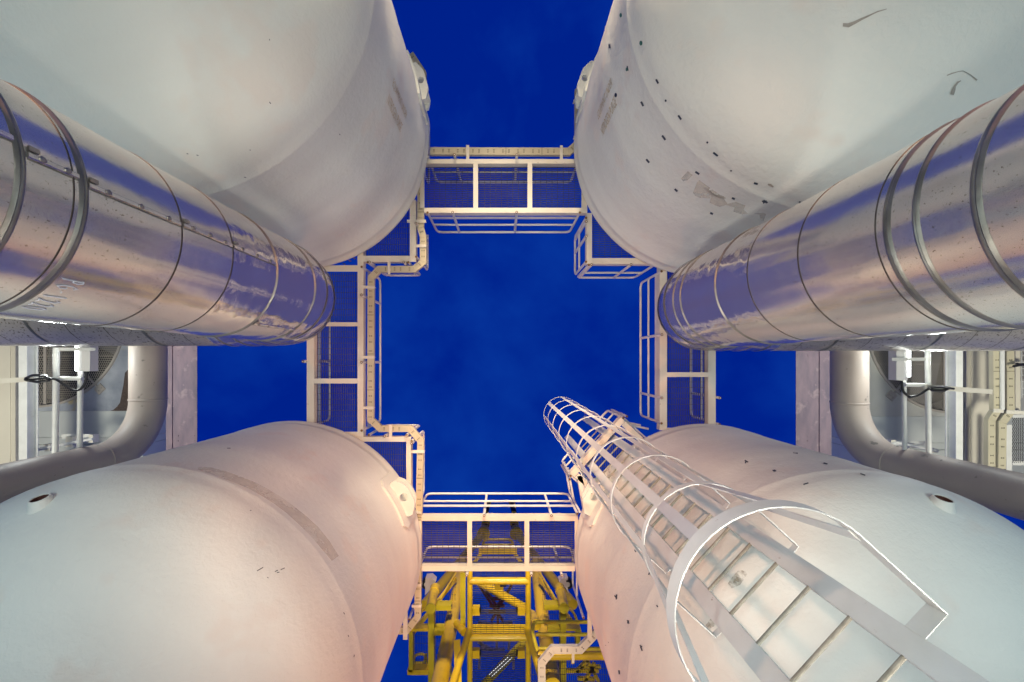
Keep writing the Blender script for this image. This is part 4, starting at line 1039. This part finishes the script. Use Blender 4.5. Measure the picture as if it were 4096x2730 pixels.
# olive rails at the right
mb = MB(); mb.path([T(1545,880,7.6), T(1490,690,7.9), T(1495,572,8.2), T(2200,572,8.2)], .036, 14, True, .12); part('olive_rail', mb, M['olive'], Y)
mb = MB(); mb.path([T(1520,703,8.0), T(2240,703,8.0)], .036, 14); mb.path([T(1540,852,7.8), T(2300,854,7.8)], .036, 14); part('olive_rail', mb, M['olive'], Y)
a, b = T(1545, 884, 8.0), T(2330, 965, 8.0); mb = MB(); mb.path([(a.x, (a.y+b.y)/2, 8.0+ZC), (b.x, (a.y+b.y)/2, 8.0+ZC)], (b.y-a.y)/2, 24); part('cross_tube', mb, M['yellow'], Y)
ybar('hanger', 1898, 1925, 826, 1010, 7.45, .04)
for x0, y0, x1, y1 in ((1740,1080,2180,1080),(1950,1090,2070,960),(1960,1160,2140,1170),(2060,960,2180,1190),(2140,1000,2030,1200),(1990,1040,2200,1040)):
    ybeam('lattice_bar', T(x0,y0,10.5), T(x1,y1,10.5), .08, .08)
ytube('standpipe', T(1680,960,10.5), T(1690,1400,10.5), .35, 'galv')
# floodlights on the tower shoulders
for lab, pts, wheel in (('pinkish floodlight box on the left shoulder of the yellow tower', [(370,115),(430,108),(478,150),(400,258),(365,300)], (382,180)),
                        ('pinkish floodlight box on the right shoulder of the yellow tower', [(1862,112),(1862,132),(1840,140),(1873,275),(1830,210),(1768,150),(1820,108)], (1858,180))):
    h = 11.5; t = thing('floodlight', lab, 'floodlight', T(wheel[0], wheel[1], h), 'floodlights on the yellow tower')
    mb = MB(); q = [T(x, y, h) for x, y in pts]; mb.prism([(p.x, p.y) for p in q], h+ZC, h+ZC+.25); part('housing', mb, M['pinkw'], t, smooth=False)
    c = T(*wheel, h+.05); mb = MB(); mb.path([c, c+Vector((0,0,.18))], .15, 20); part('reel', mb, M['black'], t)
    mb = MB(); mb.path([c-Vector((0,0,.01)), c+Vector((0,0,.01))], .07, 16); part('hub', mb, M['paint'], t)
# crane mast far above, lattice in red and white
t = thing('lattice_mast', 'distant red and white lattice mast seen through the tower grating', 'mast', T(1120, 300, 24))
mb = MB()
for (x0, y0, x1, y1, m_) in ((925,180,1180,560,0),(1275,180,1060,560,0),(1060,330,1180,330,0),(1040,400,1200,400,0),(1030,460,1210,460,0),(1000,240,1130,420,0),(1240,240,1110,420,0),(1120,430,1130,600,0)):
    mb.obox(T(x0,y0,24), T(x1,y1,24), .13, .13)
part('red_lattice', mb, M['red'], t, smooth=False)
mb = MB()
for (x0, y0, x1, y1) in ((930,560,960,860),(1270,560,1240,860),(930,570,1100,600),(1100,600,1270,570),(1115,780,1115,850),(920,780,1060,860),(960,860,1200,860),(940,860,930,1060),(1290,900,1290,1060)):
    mb.obox(T(x0,y0,24), T(x1,y1,24), .13, .13)
part('white_lattice', mb, M['pinkw'], t, smooth=False)
t = thing('tower_lamp', 'slim lit tube lamp above the tower grating', 'lamp', T(1160, 1020, 11)); mb = MB()
mb.obox(T(1035,1125,11), T(1250,925,11), .006, .006); mb.obox(T(1060,1145,11), T(1275,945,11), .006, .006); part('lit_tube', mb, M['dimtube'], t, smooth=False)
mb = MB(); mb.obox(T(1048,1137,11.12), T(1262,937,11.12), .14, .05); part('housing', mb, M['blade'], t, smooth=False)

# ------------------------------------------------------------------ unseen floodlights on the slab, most of them added as fill
def unseen_lamp(loc, aim, power, color, lab, size=.5, spread=180, grp='floodlights standing on the slab'):
    loc = Vector(loc); d = (Vector(aim)-loc).normalized()
    t = thing('floodlight', lab, 'floodlight', (loc.x, loc.y, 0), grp)
    a = Vector((0,0,1)).cross(d).normalized(); up = d.cross(a)
    mb = MB(); mb.obox(loc-d*.22, loc-d*.02, .52, .40, up); part('housing', mb, M['blade'], t, smooth=False)
    mb = MB(); mb.path([(loc.x, loc.y, .0), (loc.x, loc.y, .04)], .18, 20); mb.path([(loc.x, loc.y, .04), (loc.x, loc.y, max(.1, loc.z-.22))], .03, 12); part('stand', mb, M['blade'], t)
    ld = bpy.data.lights.new('unseen_flood', 'AREA'); ld.energy = power; ld.color = color; ld.shape = 'RECTANGLE'; ld.size = size; ld.size_y = size*.7; ld.spread = R_(spread)
    lo = bpy.data.objects.new('unseen_flood', ld); COL.objects.link(lo); lo.location = loc; lo.rotation_euler = (-d).to_track_quat('Z', 'Y').to_euler()
    return lo
unseen_lamp((-4.4, .3, .9), (-3.6, 3.0, 5.0), 66, (.78,.97,1), 'floodlight by the left duct, aimed at the lower left vessel', 1.0)
unseen_lamp((4.4, .3, .9), (3.6, 3.0, 5.0), 72, (.78,.97,1), 'floodlight by the right duct, aimed at the lower right vessel', 1.0)
unseen_lamp((-5.0, -.9, .5), (-3.2, -4.2, 5.0), 45, (.84,1,.94), 'added fill floodlight by the left duct, aimed at the upper left vessel', 1.2)  # this pair is added to even out the upper vessels
unseen_lamp((5.0, -.9, .5), (3.2, -4.2, 5.0), 45, (.84,1,.94), 'added fill floodlight by the right duct, aimed at the upper right vessel', 1.2)
unseen_lamp((-7.6, 3.2, .4), (-10.0, .6, 10.9), 150, (1,.97,.84), 'added fill floodlight on the slab beneath the left fan cooler', 2.2, 84)  # this pair is added to brighten the cooler undersides
unseen_lamp((7.6, 3.2, .4), (10.0, .6, 10.9), 150, (1,.97,.84), 'added fill floodlight on the slab beneath the right fan cooler', 2.2, 84)
unseen_lamp((3.3, 3.1, .3), (-2.0, -2.4, 8.0), 38, (1,.93,.83), 'added fill floodlight on the slab under the lower right vessel', .5, 62)  # this pair is added to fill the opposite upper shells
unseen_lamp((-3.3, 3.1, .3), (2.0, -2.4, 8.0), 38, (1,.93,.83), 'added fill floodlight on the slab under the lower left vessel', .5, 62)
unseen_lamp((3.3, -3.4, .3), (-1.7, 2.4, 8.4), 50, (1,.49,.29), 'added peach fill floodlight on the slab under the upper right vessel', .3, 50)  # this pair is added for peach fill on the lower shells
unseen_lamp((-3.3, -3.4, .3), (1.7, 2.4, 8.4), 50, (1,.49,.29), 'added peach fill floodlight on the slab under the upper left vessel', .3, 50)
unseen_lamp((3.5, 8.6, .5), (-1.5, 3.0, 7.6), 38.4, (1,.40,.19), 'sodium floodlight beyond the yellow tower on its right', .14, 42)
unseen_lamp((-3.5, 8.6, .5), (1.5, 3.0, 7.6), 38.4, (1,.40,.19), 'sodium floodlight beyond the yellow tower on its left', .14, 42)
unseen_lamp((0, -12.5, .5), (0, 7.4, 12.9), 125.4, (1,.76,.52), 'sodium floodlight on the slab far beyond the upper vessels', 1.6, 24)
unseen_lamp((0, 4.6, .2), (0, 7.2, 10.0), 50, (1,.86,.62), 'added warm fill floodlight on the slab beneath the yellow tower', .35, 62)  # added to light the tower from below
unseen_lamp((.1, 2.2, .2), (0, 2.4, 6.0), 23.8, (1,.50,.32), 'added warm fill floodlight on the slab beneath the middle gap', .9)  # added for broad warm fill on the inner faces
unseen_lamp((.1, -1.5, .2), (0, -1.9, 6.0), 52.8, (.95,1,.91), 'added pale fill floodlight on the slab beneath the top walkway', 1.4)  # added to lift the upper vessels' inner faces
unseen_lamp((-.9, -.9, .3), (1.7, 1.6, 3.2), 11.9, (.88,1,.98), 'added cool fill floodlight by the left polished pipe aimed at the ladder', .6, 70)  # added to lighten the ladder's front
